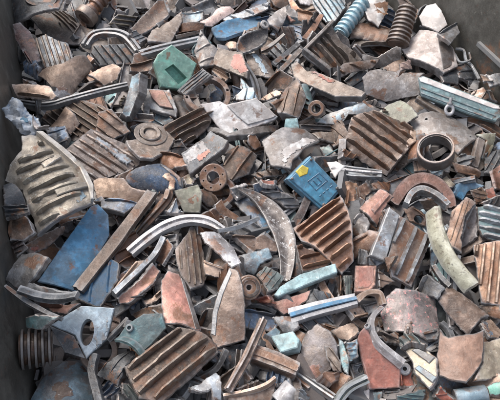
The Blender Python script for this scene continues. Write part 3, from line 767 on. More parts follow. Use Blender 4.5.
P('pale blue curved strip with rust streaks', 'paleblue', '84,216 130,174 250,138 312,118 378,160 342,182 242,180 202,232 130,227', L=6, bend=(25, 80), th=.014, patches=[('rust_streak', 'rusttan', '160,190 175,182 190,225 172,226', .003), ('rust_streak', 'rusttan', '205,180 215,178 222,200 208,215', .003)], key='pale blue curved strip')
P('flat olive plate', 'olive', '368,190 440,130 505,104 560,138 592,180 525,222 420,222', L=5, th=.02, bend=(10, 30), key='flat olive plate')
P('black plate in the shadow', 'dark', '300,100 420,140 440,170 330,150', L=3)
P('dark toothed strip', 'dark', '-5,224 150,228 184,258 162,274 0,252', L=7, fins=(2, -4, .012), N='toothed_strip', c='strip')
P('flat grey-tan strip with a pale end', 'greytan', '58,270 192,274 177,316 90,304', L=7)
P('slate block in a gap', 'slategreen', '98,342 150,330 186,375 120,395', L=5, th=.03)
P('tan block in a gap', 'rusttan', '203,344 288,380 262,402 196,392', L=5, th=.04)
G()
P('big brown-pink casting with heavy ribs', 'brownpink', '350,122 372,114 395,121 413,129 415,140 407,153 388,174 378,168 362,158 345,143', L=7, th=.04, bend=(-36, 75), rough=.008, fins=(6, -36, .030), ft=.016, patches=[('rim', 'tan', '410,128 416,132 414,146 405,153 402,149 408,142', .012)], N='finned_casting', c='finned casting', key='big brown-pink casting')
P('long pale teal casing with banded sides', 'lteal', '418,79 423,77 499,106.5 501,118 495,123 470,116 421,97', L=8, th=.06, warp=.002, jag=.0006, bev=.006, n=(.05, .22), patches=[('white_top', 'white', '419,80 424,78.5 498,107.5 499.5,110.5 493,110 420.5,83', .007), ('band', 'teal', '421,88 495,116 495,117.6 421,90', .007), ('band', 'teal', '421,93 492,119.8 491,121.2 421,95', .007)], N='casing', c='casing', key='long pale teal casing')
T(400, 80)
S('long grey bar under the teal casing', 'greytan', '85,92 160,140 240,190', 32, L=6, th=.03, N='metal_bar', c='bar')
P('long brown plate on the right', 'brown', '270,188 400,188 520,262 520,310 380,242', L=5)
P('pale grey leaf-shaped shell with two small holes', 'palegrey', '56,216 100,185 160,172 230,180 292,200 350,240 387,286 340,330 290,378 230,335 150,298 75,287', L=9, bend=(-40, 60), th=.016, holes=[(130, 214, 7), (350, 290, 5)], patches=[('rust_patch', 'brownpink', '225,280 280,300 292,340 250,330', .002)], N='curved_shell', c='shell', key='leaf-shaped grey shell')
RG('round bearing ring lying flat', 'brown', (178, 362), 90, L=7, sq=.5, ri=.84, th=.07, n=(0, .62), N='bearing_ring', c='ring', step=('rusttan', 1.0, .9, .008), key='round bearing ring')
P('rusty slab around the bearing ring', 'rust', '60,320 130,300 120,400 40,400', L=5)
P('pink-grey scrap', 'pinkgrey', '345,72 420,40 445,88 400,110', L=6)
P('tan shard', 'tan', '435,52 462,58 480,115 452,100', L=6)
P('grey plate near the right edge', 'slate', '330,0 400,20 390,60 340,50', L=4)
P('slate-blue scrap at the right edge', 'slateblue', '465,332 520,305 525,350 480,360', L=5)
G()
P('tan L-shaped bracket base', 'rusttan', '452,163 470,166 480,171 479,177 455,172', L=7, th=.03, N='bracket', c='bracket')
S('upright grey-pink bracket bar', 'pinkgrey', '480,140 477,152 473,167', 8, L=8, th=.03, N='metal_bar', c='bar')
P('olive angle piece', 'olive', '476,135 494,134 492,146 484,164 480,158 484,142', L=7, th=.02, N='angle_piece', c='bracket')
P('dark piece with stubby fins', 'darkslate', '484,154 500,150 500,178 484,174', L=6, fins=(4, 60, .015, 'slate'), N='finned_casting', c='finned casting')
P('pinkish-red shard at the right edge', 'pinkred', '490,172 506,160 508,188 494,190', L=6, th=.02)
# ---- lifting eye is added separately
# ---- third row
T(0, 160)
P('dark slate plate against the left wall', 'darkslate', '18,128 60,122 102,170 128,222 20,242', L=4)
P('lower dark slate plate against the left wall', 'darkslate', '18,238 140,224 152,272 30,294', L=3)
P('brown rounded chunk by the left wall', 'brown', '60,312 130,278 164,320 175,362 120,400 55,410', L=5, th=.04, N='metal_chunk', c='chunk', bend=(30, 60))
S('thin pale rod', 'paleslate', '345,296 425,280', 10, L=6, th=.01, N='rod', c='rod')
P('brown-pink torn plate with a reddish end', 'brownpink', '112,432 180,392 295,335 372,330 300,380 240,440 150,478', L=5, patches=[('rust_patch', 'redrust', '150,440 185,425 205,450 165,470', .003)], rough=.005)
P('dark plate beside a blue plate', 'dark', '260,350 360,310 420,300 340,370', L=4)
G()
P('big bright blue plate', 'blue', '38,282 60,250 91,207 98,205 108,216 109,236 92,266 73,291', L=9, sink=.03, n=(.02, .3), bend=(55, 40), th=.02, jag=.001, warp=.02, key='big blue plate')
S('long scratched brown bar leaning over a blue plate', 'brownpink', '78,290 112,247 152,193', [11, 13, 12], L=10, th=.03, prof='box', sm=False, N='metal_bar', c='bar', key='long scratched brown bar')
T(100, 160)
S('brown bar with a forked tan tip', 'brown', '162,390 250,290 330,198 345,150', [36, 48, 52, 40], L=10, th=.03, prof='ridge', N='forked_bar', c='bar', cap=('tan', .5, .008), capfrom=2, capname='tip')
P('tan forked tip piece', 'tan', '300,80 345,68 378,88 372,152 345,160 346,112', L=11, th=.02)
P('tan-orange slab with a blue-grey edge', 'tan', '-35,105 0,92 130,98 162,140 255,162 185,218 40,192 0,205', L=7, th=.025, key='tan-orange slab')
P('blue-grey notched edge piece', 'slateblue', '-25,212 20,192 35,215 190,212 122,278 20,264 18,228', L=8, th=.04, jag=.002)
P('dark blue motor shell', 'navy', '132,92 190,48 300,22 362,68 402,100 412,152 330,172 212,152 150,122', L=5, bend=(-10, 100), th=.02, sm=True, N='motor_shell', c='shell', key='dark blue motor shell', patches=[('rim', 'slate', '300,28 360,66 402,104 412,150 395,140 385,108 345,74', .012)])
P('small cream block', 'cream', '403,94 440,73 477,105 462,137 428,132', L=8, th=.04, N='metal_block', c='block')
P('grey-olive box with rusty stains', 'olive', '373,164 490,132 512,180 502,266 420,262', L=7, th=.05, jag=.001, bend=(0, 25), patches=[('rust_patch', 'rusttan', '440,205 480,180 498,215 460,235', .002)], N='box_casting', c='box', key='grey-olive box')
P('pale slate fragment', 'paleslate', '328,262 380,203 412,272', L=6)
P('rusty crumbled lump', 'rust', '300,-20 430,-10 440,40 360,60 310,20', L=5, th=.03, rough=.008)
P('dark plate', 'dark', '400,150 440,130 440,170 390,200', L=3)
G()
S('long curved grey band', 'silver', '130,253 148,238 167,226 188,220 208,222 224,231', [10, 11, 11, 10, 10, 7], L=10, th=.035, prof='groove', N='curved_band', c='curved band', key='long curved grey band')
S('thin curved grey rib', 'paleslate', '218,231 238,227 259,218', [4, 4.5, 4], L=10, th=.015, N='curved_strip', c='strip')
T(200, 160)
RG('round flange with a bore and bolt holes', 'rusttan', (68, 88), 70, L=9, sq=1.0, ri=.46, th=.03, nb=6, n=(-.22, -.02), N='flange', c='flange', key='round bolted flange')
P('brown slab under the flange', 'brown', '0,150 60,170 100,240 40,230 -10,190', L=5)
P('black debris', 'dark', '190,90 280,70 305,130 240,160 190,140', L=3, rough=.008)
P('dark grey crooked scrap', 'darkslate', '150,140 230,120 260,170 180,200', L=4, rough=.006)
P('rust-orange bar end', 'redrust', '298,104 382,108 374,132 308,132', L=5, th=.025)
P('brown flat bar', 'brown', '256,72 400,52 414,76 300,104', L=6, N='metal_bar', c='bar')
P('dark slate curved scoop', 'slate', '298,156 360,148 440,172 492,202 505,242 430,242 340,182', L=7, bend=(-20, -70), th=.016)
P('small bent brown clip', 'brownpink', '380,112 420,72 440,66 430,100 400,138', L=8, th=.015, bend=(45, 60))
P('slate-blue plate with a blue tail', 'slateblue', '148,190 230,188 330,270 374,352 330,374 300,342 200,252', L=5, bend=(-40, 50), patches=[('paint_patch', 'blue', '300,300 345,310 372,352 330,370', .003)])
P('rust-tan forked fragment', 'rusttan', '63,230 100,203 122,245 192,290 180,314 80,267', L=8, th=.03, bend=(-35, 50))
P('small grey nub', 'palegrey', '116,300 145,298 150,340 125,345', L=8, th=.03)
G()
S('long pale curved shard tapering to a point', 'streaky', '238,189 255,197 269,209 279,224 285,240 287,260 285,281', [3, 11, 19, 22, 20, 15, 9], L=11, th=.025, prof='trough', N='curved_shard', c='curved shard', key='long pale curved shard')
P('pinkish-brown T-shaped bar', 'brownpink', '231,234 256,236 264,234 281,245 277,252 257,250 252,256 246,248', L=8, th=.03, N='metal_bar', c='bar')
# blue terminal box with yellow sticker is added separately
T(300, 160)
S('pale slate channel with a notched white end', 'paleslate', '158,52 280,68 408,78', [66, 60, 44], L=8, th=.035, prof='U', sm=False, N='channel', c='channel', key='pale slate channel', cap=('silver', .22, .01), capname='web')
P('white notched channel end', 'white', '133,14 182,8 224,32 196,60 176,94', L=10, th=.012, jag=.001)
P('rusty lump right of the blue box', 'rusttan', '200,122 282,118 294,170 262,240 215,250 228,160', L=6, rough=.008, th=.035)
P('knotted brown-pink lump', 'brownpink', '278,140 330,108 368,150 332,182 312,232 288,200', L=7, rough=.008, th=.04)
P('rusty strip', 'rust', '356,118 452,128 442,172 370,150', L=6)
S('vertical rusty strip', 'rusttan', '268,260 272,210 278,170', 10, L=8, th=.015, N='metal_strip', c='strip')
P('crumpled pale grey sheet', 'palegrey', '264,334 310,268 352,320 342,372 300,402 275,380', L=7, rough=.010)
P('curved pink-red brake shoe', 'pinkred', '298,250 350,200 405,153 462,195 440,216 408,262 390,302 378,332 334,286', L=9, bend=(45, 80), th=.03, patches=[('ridge', 'pinkred', '350,262 430,178 444,190 366,282', .012)], N='curved_shoe', c='shoe', key='curved pink-red shoe')
G()
P('rusty finned casting with sharp slanting fins', 'rust', '293,229 320,211 341,196 349,212 353,228 353,260 341,273 326,259 315,249 302,243', L=8, th=.03, fins=(7, 37, .035, 'rusttan'), ft=.012, bend=(37, 45), N='finned_casting', c='finned casting', key='rusty finned casting')
P('lower rusty casting with short fins', 'rust', '295,246 315,253 332,262 324,270 302,274', L=7, fins=(3, 12, .02), th=.03, N='finned_casting', c='finned casting')
T(400, 160)
S('half-round pink-rust bearing end', 'pinkred', '-32,220 12,150 60,108 120,95 190,122 240,182 258,240', [50, 60, 62, 60, 60, 56, 40], L=9, th=.035, prof='box', N='bearing_end', c='bearing end', key='half-round bearing end')
S('inner slate half ring', 'slate', '28,226 58,172 110,152 180,182 238,232', 30, L=8, th=.05, N='half_ring', c='ring')
P('brown plate inside the half ring', 'brownpink', '92,200 180,178 232,250 130,258', L=5)
P('rust plate with a dark blue hole', 'rusttan', '22,250 70,238 132,280 122,332 48,312', L=6, holes=[(92, 300, 22)])
S('cream-green curved tube', 'creamgreen', '175,252 195,365 250,490 365,632', [70, 78, 76, 68], L=11, th=.075, prof='round', N='curved_tube', c='tube', key='cream curved tube')
P('rust-tan curved block with stripes', 'rusttan', '238,385 262,260 330,193 374,215 322,292 302,392 300,470 245,440', L=8, bend=(75, 70), th=.03, fins=(4, 72, .008, 'brownpink'), finname='ridge', N='curved_block', c='block', key='striped curved rust block')
P('purple-slate disc segment', 'purple', '368,222 386,300 382,385 310,440 300,400 325,290', L=7, sm=True)
P('pale teal plate with wavy ribs', 'lteal', '383,240 440,228 530,262 530,425 420,395 388,350', L=9, th=.025, fins=(5, -14, .022, 'paleslate'), ft=.022, N='ribbed_plate', c='plate', key='pale teal wavy plate')
P('blue plate deep between rusty pieces', 'blue', '248,172 290,118 370,108 412,130 340,162 310,202', L=4)
P('cream stub', 'cream', '192,122 235,93 272,130 240,157', L=7, th=.03)
P('pale blue scrap', 'paleblue', '138,40 216,48 202,92 148,82', L=5)
P('brown block', 'brown', '348,152 400,138 444,190 378,222', L=5, th=.03)
P('reddish rust chunk', 'redrust', '422,152 468,140 490,200 440,215', L=6, th=.03)
P('dark ribbed plate at the right edge', 'dark', '398,217 520,165 520,245 440,232', L=6, fins=(5, 60, .01, 'darkslate'))
P('brown plate in the upper gap', 'brown', '60,-10 140,10 150,60 70,60', L=4)
P('dark grey plate', 'darkslate', '150,0 260,10 250,60 170,50', L=4)
# ---- fourth row
T(0, 240)
P('dull grey stained plate', 'slate', '42,212 110,78 180,68 262,100 202,192 165,222 300,252 374,265 330,302 200,292 98,252', L=6, bend=(20, 40), rough=.004, key='dull grey stained plate')
S('dark curved band', 'darkslate', '92,246 200,284 300,294 388,276', [22, 34, 36, 24], L=8, th=.03, N='curved_band', c='curved band')
S('long dull blue-grey strip', 'slate', '28,232 120,300 230,362 312,396', [16, 24, 22, 18], L=8, th=.02, N='metal_strip', c='strip')
P('pink-rust curved plate inside a dark band', 'pinkred', '208,322 330,332 405,318 342,374 268,367', L=7, bend=(0, 50))
P('deep blue plate below the brown bar', 'deepblue', '365,258 430,246 500,150 565,108 604,130 590,205 500,330 470,334 395,312', L=6, bend=(45, 60))
P('dark brown scrap', 'darkrust', '62,30 110,0 140,40 90,90', L=4)
T(0, 320)
P('flat teal strip', 'teal', '138,-15 200,-32 300,-18 230,42 145,38', L=8, th=.03, key='flat teal strip')
C('brown ribbed coil', 'brown', '98,150 265,130', 98, L=5, n=(-.05, .15), sink=.45, ribs=5, rib=.24, N='coil', c='coil', key='brown ribbed coil')
S('pale sliver by the coil', 'silver', '178,300 190,250', 14, L=7, th=.008, N='sliver', c='shard')
G()
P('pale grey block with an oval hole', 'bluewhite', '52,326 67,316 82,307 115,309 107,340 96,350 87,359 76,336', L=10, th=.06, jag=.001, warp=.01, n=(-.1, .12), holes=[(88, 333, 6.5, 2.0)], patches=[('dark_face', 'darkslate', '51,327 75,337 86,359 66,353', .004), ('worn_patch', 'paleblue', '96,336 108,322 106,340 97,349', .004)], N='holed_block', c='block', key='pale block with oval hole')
P('blue-grey domed cover', 'steelblue', '30,410 40,380 54,366 66,357 80,357 92,364 98,380 104,412 70,425', L=9, sm=True, dome=.34, th=.016, N='domed_cover', c='cover', key='blue-grey dome', patches=[('rust_patch', 'brownpink', '50,384 66,380 74,395 58,402', .003)])
T(0, 320)
S('curved grey bar beside the dome', 'slate', '478,170 462,250 482,340 500,410', 40, L=9, th=.03, N='curved_band', c='curved band')
T(100, 240)
S('slate rim of a broken scoop', 'paleslate', '70,272 180,170 268,82 315,-5', [30, 26, 28, 30], L=9, th=.045, N='rim_strip', c='strip', key='slate scoop rim')
P('dark reddish hollow scoop', 'pinkred', '82,292 200,190 262,118 304,160 272,222 150,322 98,322', L=8, bend=(42, -80), th=.02, key='reddish hollow scoop')
P('tan outer flank of a scoop', 'tan', '58,252 180,108 222,108 200,162 100,242', L=7, bend=(45, 40))
P('rusty hollow flank', 'rust', '278,102 342,-5 374,40 320,132', L=7, bend=(55, -50))
G()
P('brown-pink splintered shard with upright grain', 'brownpink', '176,249 185,238 190,228 199,229 202,250 207,276 202,287 190,291 181,276 177,260', L=9, fins=(5, 96, .010, 'greytan'), ft=.012, bend=(96, 60), finname='ridge', N='splintered_shard', c='metal shard', key='splintered brown-pink shard')
P('salmon pink curved shard with a purple inner edge', 'salmon', '161,282 167,272 178,275 189,300 197,322 201,331 196,333 180,326 165,324 162,302', L=11, bend=(-75, 60), th=.016, patches=[('inner_edge', 'purple', '180,279 184,282 200,330 194,331', .004)], key='salmon pink curved shard')
T(100, 240)
P('small bent tan bracket', 'tan', '212,310 265,290 312,252 306,292 262,320 230,338', L=8, bend=(35, 60), N='bracket', c='bracket')
P('slate fragment', 'slate', '452,285 505,280 505,320 470,325', L=7)
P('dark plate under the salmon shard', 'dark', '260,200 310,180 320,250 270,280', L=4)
T(200, 240)
P('silver-tan curved shell', 'silver', '0,-35 92,-30 168,35 206,125 160,142 78,56 25,10', L=8, bend=(-50, 80), th=.014, N='curved_shell', c='shell', key='silver-tan curved shell')
P('tan hidden shell', 'tan', '18,100 132,140 112,192 28,172', L=6, bend=(20, 50))
P('leaf-shaped rust-tan shard with a grey rim', 'brownpink', '150,142 190,160 212,220 226,332 222,500 80,545 55,475 66,360 95,262', L=12, bend=(75, 45), th=.022, patches=[('rim', 'slate', '148,145 95,262 66,360 56,470 78,480 88,370 115,280 160,170', .005)], key='leaf-shaped rust-tan shard')
RG('round boss with concentric rings', 'rusttan', (240, 238), 62, L=8, sq=1.1, ri=.22, th=.04, n=(.25, .05), step=('brown', .82, .55, .014), N='round_boss', c='boss', key='round ringed boss')
P('steel-blue winged chunk', 'steelblue', '193,82 260,68 342,42 362,90 302,122 272,172 210,152', L=8, th=.03, rough=.004, bend=(10, 50), key='steel-blue winged chunk')
P('slate-green chunk', 'slategreen', '288,190 330,148 412,190 380,252 335,277', L=7, th=.04, N='metal_chunk', c='chunk')
P('rust red triangular plate', 'redrust', '270,285 335,278 375,312 300,318', L=4)
G()
P('flat salmon plate with a broken grey lower edge', 'salmon', '244,304 272,303 281,301 312,290 308,300 293,311 284,315 273,308', L=9, th=.018, bend=(15, 30), jag=.003, key='flat salmon plate')
S('thin grey edge strip', 'slate', '244,305 262,306 276,312', 4, L=10, th=.012, N='metal_strip', c='strip')
P('long pale teal bar', 'lteal', '274,296 280,288 300,276 335,265 337,274 300,289 278,298', L=11, th=.04, jag=.001, warp=.01, N='metal_bar', c='bar', key='long pale teal bar')
P('dark slate plate below the salmon plate', 'darkslate', '304,308 314,290 330,294 328,302', L=7)
S('blue-striped steel bar', 'silver', '290,317 318,309 356,300', [16, 15, 12], L=11, th=.04, prof='groove', sm=False, cap=('blue', .28, .012), capname='blue_stripe', N='metal_bar', c='bar', key='blue-striped steel bar')
T(300, 240)
P('slate half-cylinder', 'slate', '288,125 300,40 340,55 368,130', L=7, bend=(85, 100))
P('pink and red painted box face', 'pinkred', '275,134 382,134 376,236 345,266 270,266', L=9, th=.03, jag=.001, patches=[('red_panel', 'red', '294,146 366,146 362,222 338,248 290,248', .003)], N='painted_box', c='box', key='pink and red box')
P('brown-pink wedge right of the red box', 'brownpink', '384,145 478,205 382,252', L=8, th=.03)
S('tan arched collar', 'tan', '278,308 325,268 388,268 412,325', 26, L=9, th=.04, N='collar', c='collar', key='tan arched collar')
P('slate plate inside the collar', 'slate', '308,330 400,298 408,362 340,374', L=6)
P('tan plate with a small hole', 'tan', '228,350 300,328 342,382 260,402', L=8, holes=[(268, 372, 9)])
P('upright olive-slate bar', 'slategreen', '218,180 262,178 252,292 225,292', L=4, N='metal_bar', c='bar')
P('tan strip in a gap', 'brown', '170,190 215,170 215,285 190,285', L=4)
G()
P('pale slate slab standing upright', 'paleslate', '388,208 398,216 384,262 369,256', L=11, th=.035, jag=.001, warp=.01, N='slab', c='slab', key='pale slate upright slab')
P('brown plate with pale upright ribs', 'brownpink', '398,216 431,238 411,288 392,277 386,262', L=9, th=.025, fins=(3, 67, .028, 'paleslate'), ft=.018, N='ribbed_plate', c='plate', key='brown plate with pale ribs')
P('small dark brown plate', 'brown', '384,258 398,256 389,274', L=11, th=.016)
T(400, 240)
P('slate prism with a pointed top', 'slate', '108,272 160,183 217,240 192,302 150,282', L=8, th=.05, bend=(80, 80), N='prism', c='block')
S('grey-slate bar under the cream tube', 'slate', '168,132 205,190 248,234', 26, L=9, th=.03, N='metal_bar', c='bar')
P('brown curved wedge', 'brownpink', '188,312 236,230 350,308 442,385 402,398 372,440 340,478 252,388', L=10, bend=(-35, 60), th=.03, key='brown curved wedge')
P('rust-tan casting with upright ribs at the right edge', 'rusttan', '365,30 490,8 540,12 540,335 405,320', L=9, th=.03, fins=(5, 84, .03, 'tan'), ft=.016, N='finned_casting', c='finned casting', key='upright-ribbed rust casting')
P('brown plate under the ribbed casting', 'brown', '385,335 500,322 530,400 440,385', L=6)
G()
P('flaking grey plate with pink and red spots', 'flake', '380,306 387,297 395,290 415,292 435,296 438,318 441,340 427,343 411,335 386,331', L=8, th=.02, jag=.003, key='flaking pink-spotted plate')
# ---- bottom row
T(100, 320)
S('dark diagonal bar', 'slate', '38,102 90,50 142,-5', 20, L=8, th=.02, N='metal_bar', c='bar')
P('teal plate with a round bite and a small boss', 'teal', '88,92 130,30 160,8 220,-30 312,-32 332,40 262,122 212,167 185,130 150,106 112,102', L=8, th=.02, jag=.001, bosses=[(150, 42, 20, .5, .016)], key='teal plate with boss')
S('teal curved rim', 'teal', '86,96 115,98 155,112 190,140 212,170', 16, L=9, th=.03, N='rim_strip', c='strip')
P('navy slate block', 'darkslate', '-5,262 80,208 160,168 174,200 142,252 100,322', L=6, th=.04, N='metal_block', c='block')
P('second navy block', 'navy', '-20,330 60,300 120,330 60,400 -10,400', L=6, th=.03)
P('stepped slate-green piece', 'slategreen', '106,312 150,330 195,395 170,420 110,370', L=8, th=.03, fins=(2, -55, .02))
P('round slate cover at the bottom edge', 'slate', '295,412 350,358 425,392 440,425', L=6, bend=(20, 60))
G()
P('brown casting with four tall fins at the bottom', 'brown', '125,368 150,348 178,328 202,334 216,345 218,353 190,379 160,404 139,400 129,381', L=10, th=.03, fins=(4, 39, .034, 'greytan'), ft=.016, bend=(39, 30), N='finned_casting', c='finned casting', key='brown four-finned casting')
T(200, 320)
S('long pinkish-brown bar lying diagonally', 'brownpink', '138,350 230,190 318,-5', [46, 48, 46], L=13, th=.035, prof='ridge', sm=False, N='metal_bar', c='bar', key='long pinkish-brown bar')
P('rusty ribbed end', 'rust', '-10,140 50,105 60,140 0,210', L=7)
S('thin curved slate strip', 'slate', '-5,292 80,240 132,148', 28, L=9, th=.02, N='curved_strip', c='strip')
P('pale slate I-shaped bracket', 'paleslate', '-60,352 0,328 80,268 102,288 104,392 62,402 52,358 0,372', L=9, th=.025, N='bracket', c='bracket', key='pale slate bracket')
S('brown block with a slate side', 'brown', '262,170 380,212 488,262', [86, 88, 76], L=9, th=.06, prof='box', sm=False, N='metal_block', c='block', cap=('rusttan', .45, .008), capname='rusty_top', key='brown block with slate side')
P('steel-blue chunk', 'steelblue', '318,82 370,38 402,60 382,122', L=9, th=.04, N='metal_chunk', c='chunk')
P('pale teal block', 'lteal', '358,95 470,68 503,110 492,152 405,172', L=10, th=.05, jag=.001, N='metal_block', c='block', key='pale teal block')
P('dark slate shell', 'slate', '368,-5 480,-15 503,40 442,82 400,40', L=9, bend=(-20, 80))
P('pinkish-brown shell with a tan rim at the bottom edge', 'brownpink', '130,410 150,388 250,362 372,312 374,370 345,410', L=10, bend=(15, 70), N='curved_shell', c='shell', key='pinkish shell with tan rim')
S('tan rim strip', 'tan', '118,384 250,357 330,327 377,292', 16, L=12, th=.03, N='rim_strip', c='strip')
P('dark rusty plate with fins', 'darkrust', '178,342 290,298 304,330 200,364', L=7, fins=(4, 70, .014))
C('silver grey tube end', 'silver', '400,420 470,340', 58, L=8, inner=.8, N='tube', c='tube', key='silver tube end')
P('small slate block', 'slate', '308,258 352,263 332,312 305,300', L=7, th=.03)
P('slate scrap', 'darkslate', '380,320 430,310 430,345 380,340', L=7)
T(300, 320)
P('large grey-purple shard with a pink corner', 'purple', '8,130 20,90 42,58 90,18 150,58 180,108 192,200 150,250 110,282 85,302 45,280 8,232', L=10, bend=(70, 50), th=.02, patches=[('paint_patch', 'pinkred', '50,240 100,220 105,275 85,296 48,272', .003)], key='large grey-purple shard')
P('tan cube-like block', 'orange', '93,290 125,258 187,262 190,300 150,332', L=11, th=.05, N='metal_block', c='block', key='tan cube block')
P('rust-tan block', 'rusttan', '188,262 262,300 192,382 150,362', L=10, th=.035, N='metal_block', c='block')
P('grey-tan crust between the shard and the slats', 'greytan', '120,130 160,140 200,220 205,262 170,255 140,200', L=11, bend=(-60, 60))
P('tan plate with a sharp corner', 'tan', '155,56 270,23 302,70 250,107 190,87', L=11, th=.02, key='tan sharp-cornered plate')
P('narrow teal slat', 'teal', '193,93 216,108 247,200 242,277 222,262 204,215', L=12, th=.02, jag=.001, N='slat', c='slat', key='narrow teal slat')
P('slate-teal box', 'steelblue', '236,112 282,98 294,182 250,212', L=9, th=.04, N='box_casting', c='box')
P('dark slate plate with a hole', 'darkslate', '250,222 322,203 324,272 268,295', L=9, holes=[(292, 248, 16)], th=.025)
S('dark slate diagonal bar', 'slate', '-5,268 80,328 172,392', 32, L=12, th=.03, prof='groove', N='metal_bar', c='bar')
S('dark olive arch', 'slategreen', '185,412 240,342 335,292', 42, L=12, th=.04, prof='groove', N='curved_band', c='curved band', key='dark olive arch')
P('pale scrap at the bottom edge', 'paleslate', '-10,342 45,382 30,420 -20,410', L=8)
P('salmon red bell-shaped flange', 'red', '288,92 300,60 330,28 350,75 385,132 440,182 505,240 503,340 340,347 330,272 302,172', L=11, th=.02, jag=.001, bend=(-50, -60), key='salmon red bell flange')
S('silver broken ring around the bell flange', 'silver', '405,-55 362,-15 352,40 375,100 430,155 515,222', [20, 26, 28, 28, 30, 34], L=13, th=.035, prof='box', N='broken_ring', c='ring', key='silver broken ring')
RG('small silver ear with a hole', 'silver', (524, 246), 30, L=13, ri=.35, th=.025, n=(0, .2), N='ear_lug', c='lug')
RG('small silver eyelet', 'silver', (338, 32), 17, L=13, ri=.55, th=.015, N='eyelet', c='ring')
P('slate-brown plate inside the ring', 'cast', '388,92 480,58 512,120 430,112', L=9)
P('brown plate inside the ring', 'brown', '385,5 440,-20 480,20 400,60', L=7)
P('white chip at the bottom', 'white', '312,362 345,350 352,402 325,410', L=9, th=.02)
P('teal chip at the bottom', 'teal', '355,368 410,360 405,405 360,410', L=9, th=.025)
P('dark plate at the bottom edge', 'darkslate', '410,350 500,345 510,410 420,410', L=6)
T(400, 320)
P('smooth tan bell-shaped shard', 'terracotta', '205,48 225,82 245,94 320,80 372,72 416,48 416,130 406,210 370,270 330,317 260,308 200,282 189,170', L=11, bend=(85, 45), th=.02, jag=.002, key='smooth tan bell-shaped shard')
S('slate curl above the tan bell shard', 'slate', '205,18 240,50 262,98', 28, L=12, th=.025, N='curled_strip', c='strip')
P('cream stepped channel with two slate windows', 'cream', '22,150 60,100 120,138 187,200 192,300 150,352 78,272 60,212', L=10, th=.03, patches=[('window', 'slate', '64,162 92,150 180,196 150,226', .008), ('window', 'steelblue', '78,252 100,235 190,296 166,322', .008)], N='channel', c='channel', key='cream stepped channel')
P('olive-slate bracket', 'slategreen', '-5,102 50,78 132,140 60,130 10,150', L=10, th=.03, bend=(-30, 70), N='bracket', c='bracket')
P('pale slate bent tab', 'palegrey', '28,30 55,10 60,60 45,95 25,80', L=10)
C('steel-blue cylinder at the bottom edge', 'steelblue', '275,390 432,365', 42, L=9, N='metal_drum', c='drum', inner=.85, key='steel-blue cylinder')
P('rust red shard at the bottom edge', 'redrust', '163,385 200,323 232,360 282,395 230,412', L=9, th=.025)
P('pale green block at the bottom right', 'green', '440,342 520,305 520,365 450,372', L=9, th=.03, N='metal_block', c='block', key='pale green block')
P('cream-grey angular slab', 'cream', '408,120 520,95 520,265 430,302 358,312 400,220', L=8, th=.03, bend=(30, 30), key='cream-grey angular slab')
P('tan strip with blue streak', 'tan', '398,22 450,-5 510,70 490,102 440,96', L=9, patches=[('paint_streak', 'slateblue', '410,25 425,15 455,85 442,92', .003)])
P('teal strip at the bottom edge', 'teal', '-20,372 130,348 110,410 -20,412', L=6)
P('rusty plate beside the ear', 'redrust', '-10,262 60,250 72,330 0,345', L=8)
P('grey plate between the bell shards', 'slate', '110,60 190,40 190,100 140,100', L=8)
P('slate strip', 'slate', '110,160 186,118 180,140 130,180', L=9)
# ------------------------------------------------------------------ blue terminal box, lifting eye
G()
P('bright blue terminal box with a yellow sticker', 'boxblue', '285,180 308,157 339,190 321,212', L=12, th=.075, warp=0, jag=.0004, rough=.0006, n=(.30, .12), bev=.004,
  patches=[('lid', 'boxblue', '287,180 308,159.5 336,190 320.5,208.5', .012),
           ('warning_sticker', 'yellow', '293,173 299.5,166.5 306,169.5 304.5,175.5 297,178.5', .0155),
           ('emblem', 'ink', '304,182.5 316,173.5 317,174.6 305,183.6', .0152), ('emblem', 'ink', '316,173.5 325,182 324,183 315,174.5', .0152),
           ('emblem', 'ink', '325,182 313,192.5 312,191.5 324,181', .0152), ('emblem', 'ink', '313,192.5 304,183 305,182 314,191.5', .0152),
           ('emblem', 'ink', '309,182 310.5,181 315,186 313.5,187', .0152), ('emblem', 'ink', '313,179 314.5,178 319,183 317.5,184', .0152), ('emblem', 'ink', '313.5,187 318,183.2 318.8,184 314.3,187.8', .0152),
           ('lettering', 'ink', '315.5,197 318,194.8 319,196 316.5,198.2', .0152), ('lettering', 'ink', '319,194 321.5,191.8 322.5,193 320,195.2', .0152), ('lettering', 'ink', '322.5,191 325,188.8 326,190 323.5,192.2', .0152), ('lettering', 'ink', '326,188 329,185.4 330,186.6 327,189.2', .0152)],
  bosses=[(289.5, 180, 1.3, 0, .022, 'darkrust', 'screw'), (308, 161.5, 1.3, 0, .022, 'darkrust', 'screw'), (333.5, 189.5, 1.5, 0, .022, 'darkrust', 'screw'), (320.5, 205.8, 1.7, 0, .022, 'darkrust', 'screw')],
  N='terminal_box', c='terminal box', key='blue terminal box')
_q('eye', 'shiny steel lifting eye screwed to a pale teal casing', 'silver', '449,110', r=5.2, L=12, th=.016, N='lifting_eye', c='lifting eye', key='steel lifting eye', n=(.25, .05))
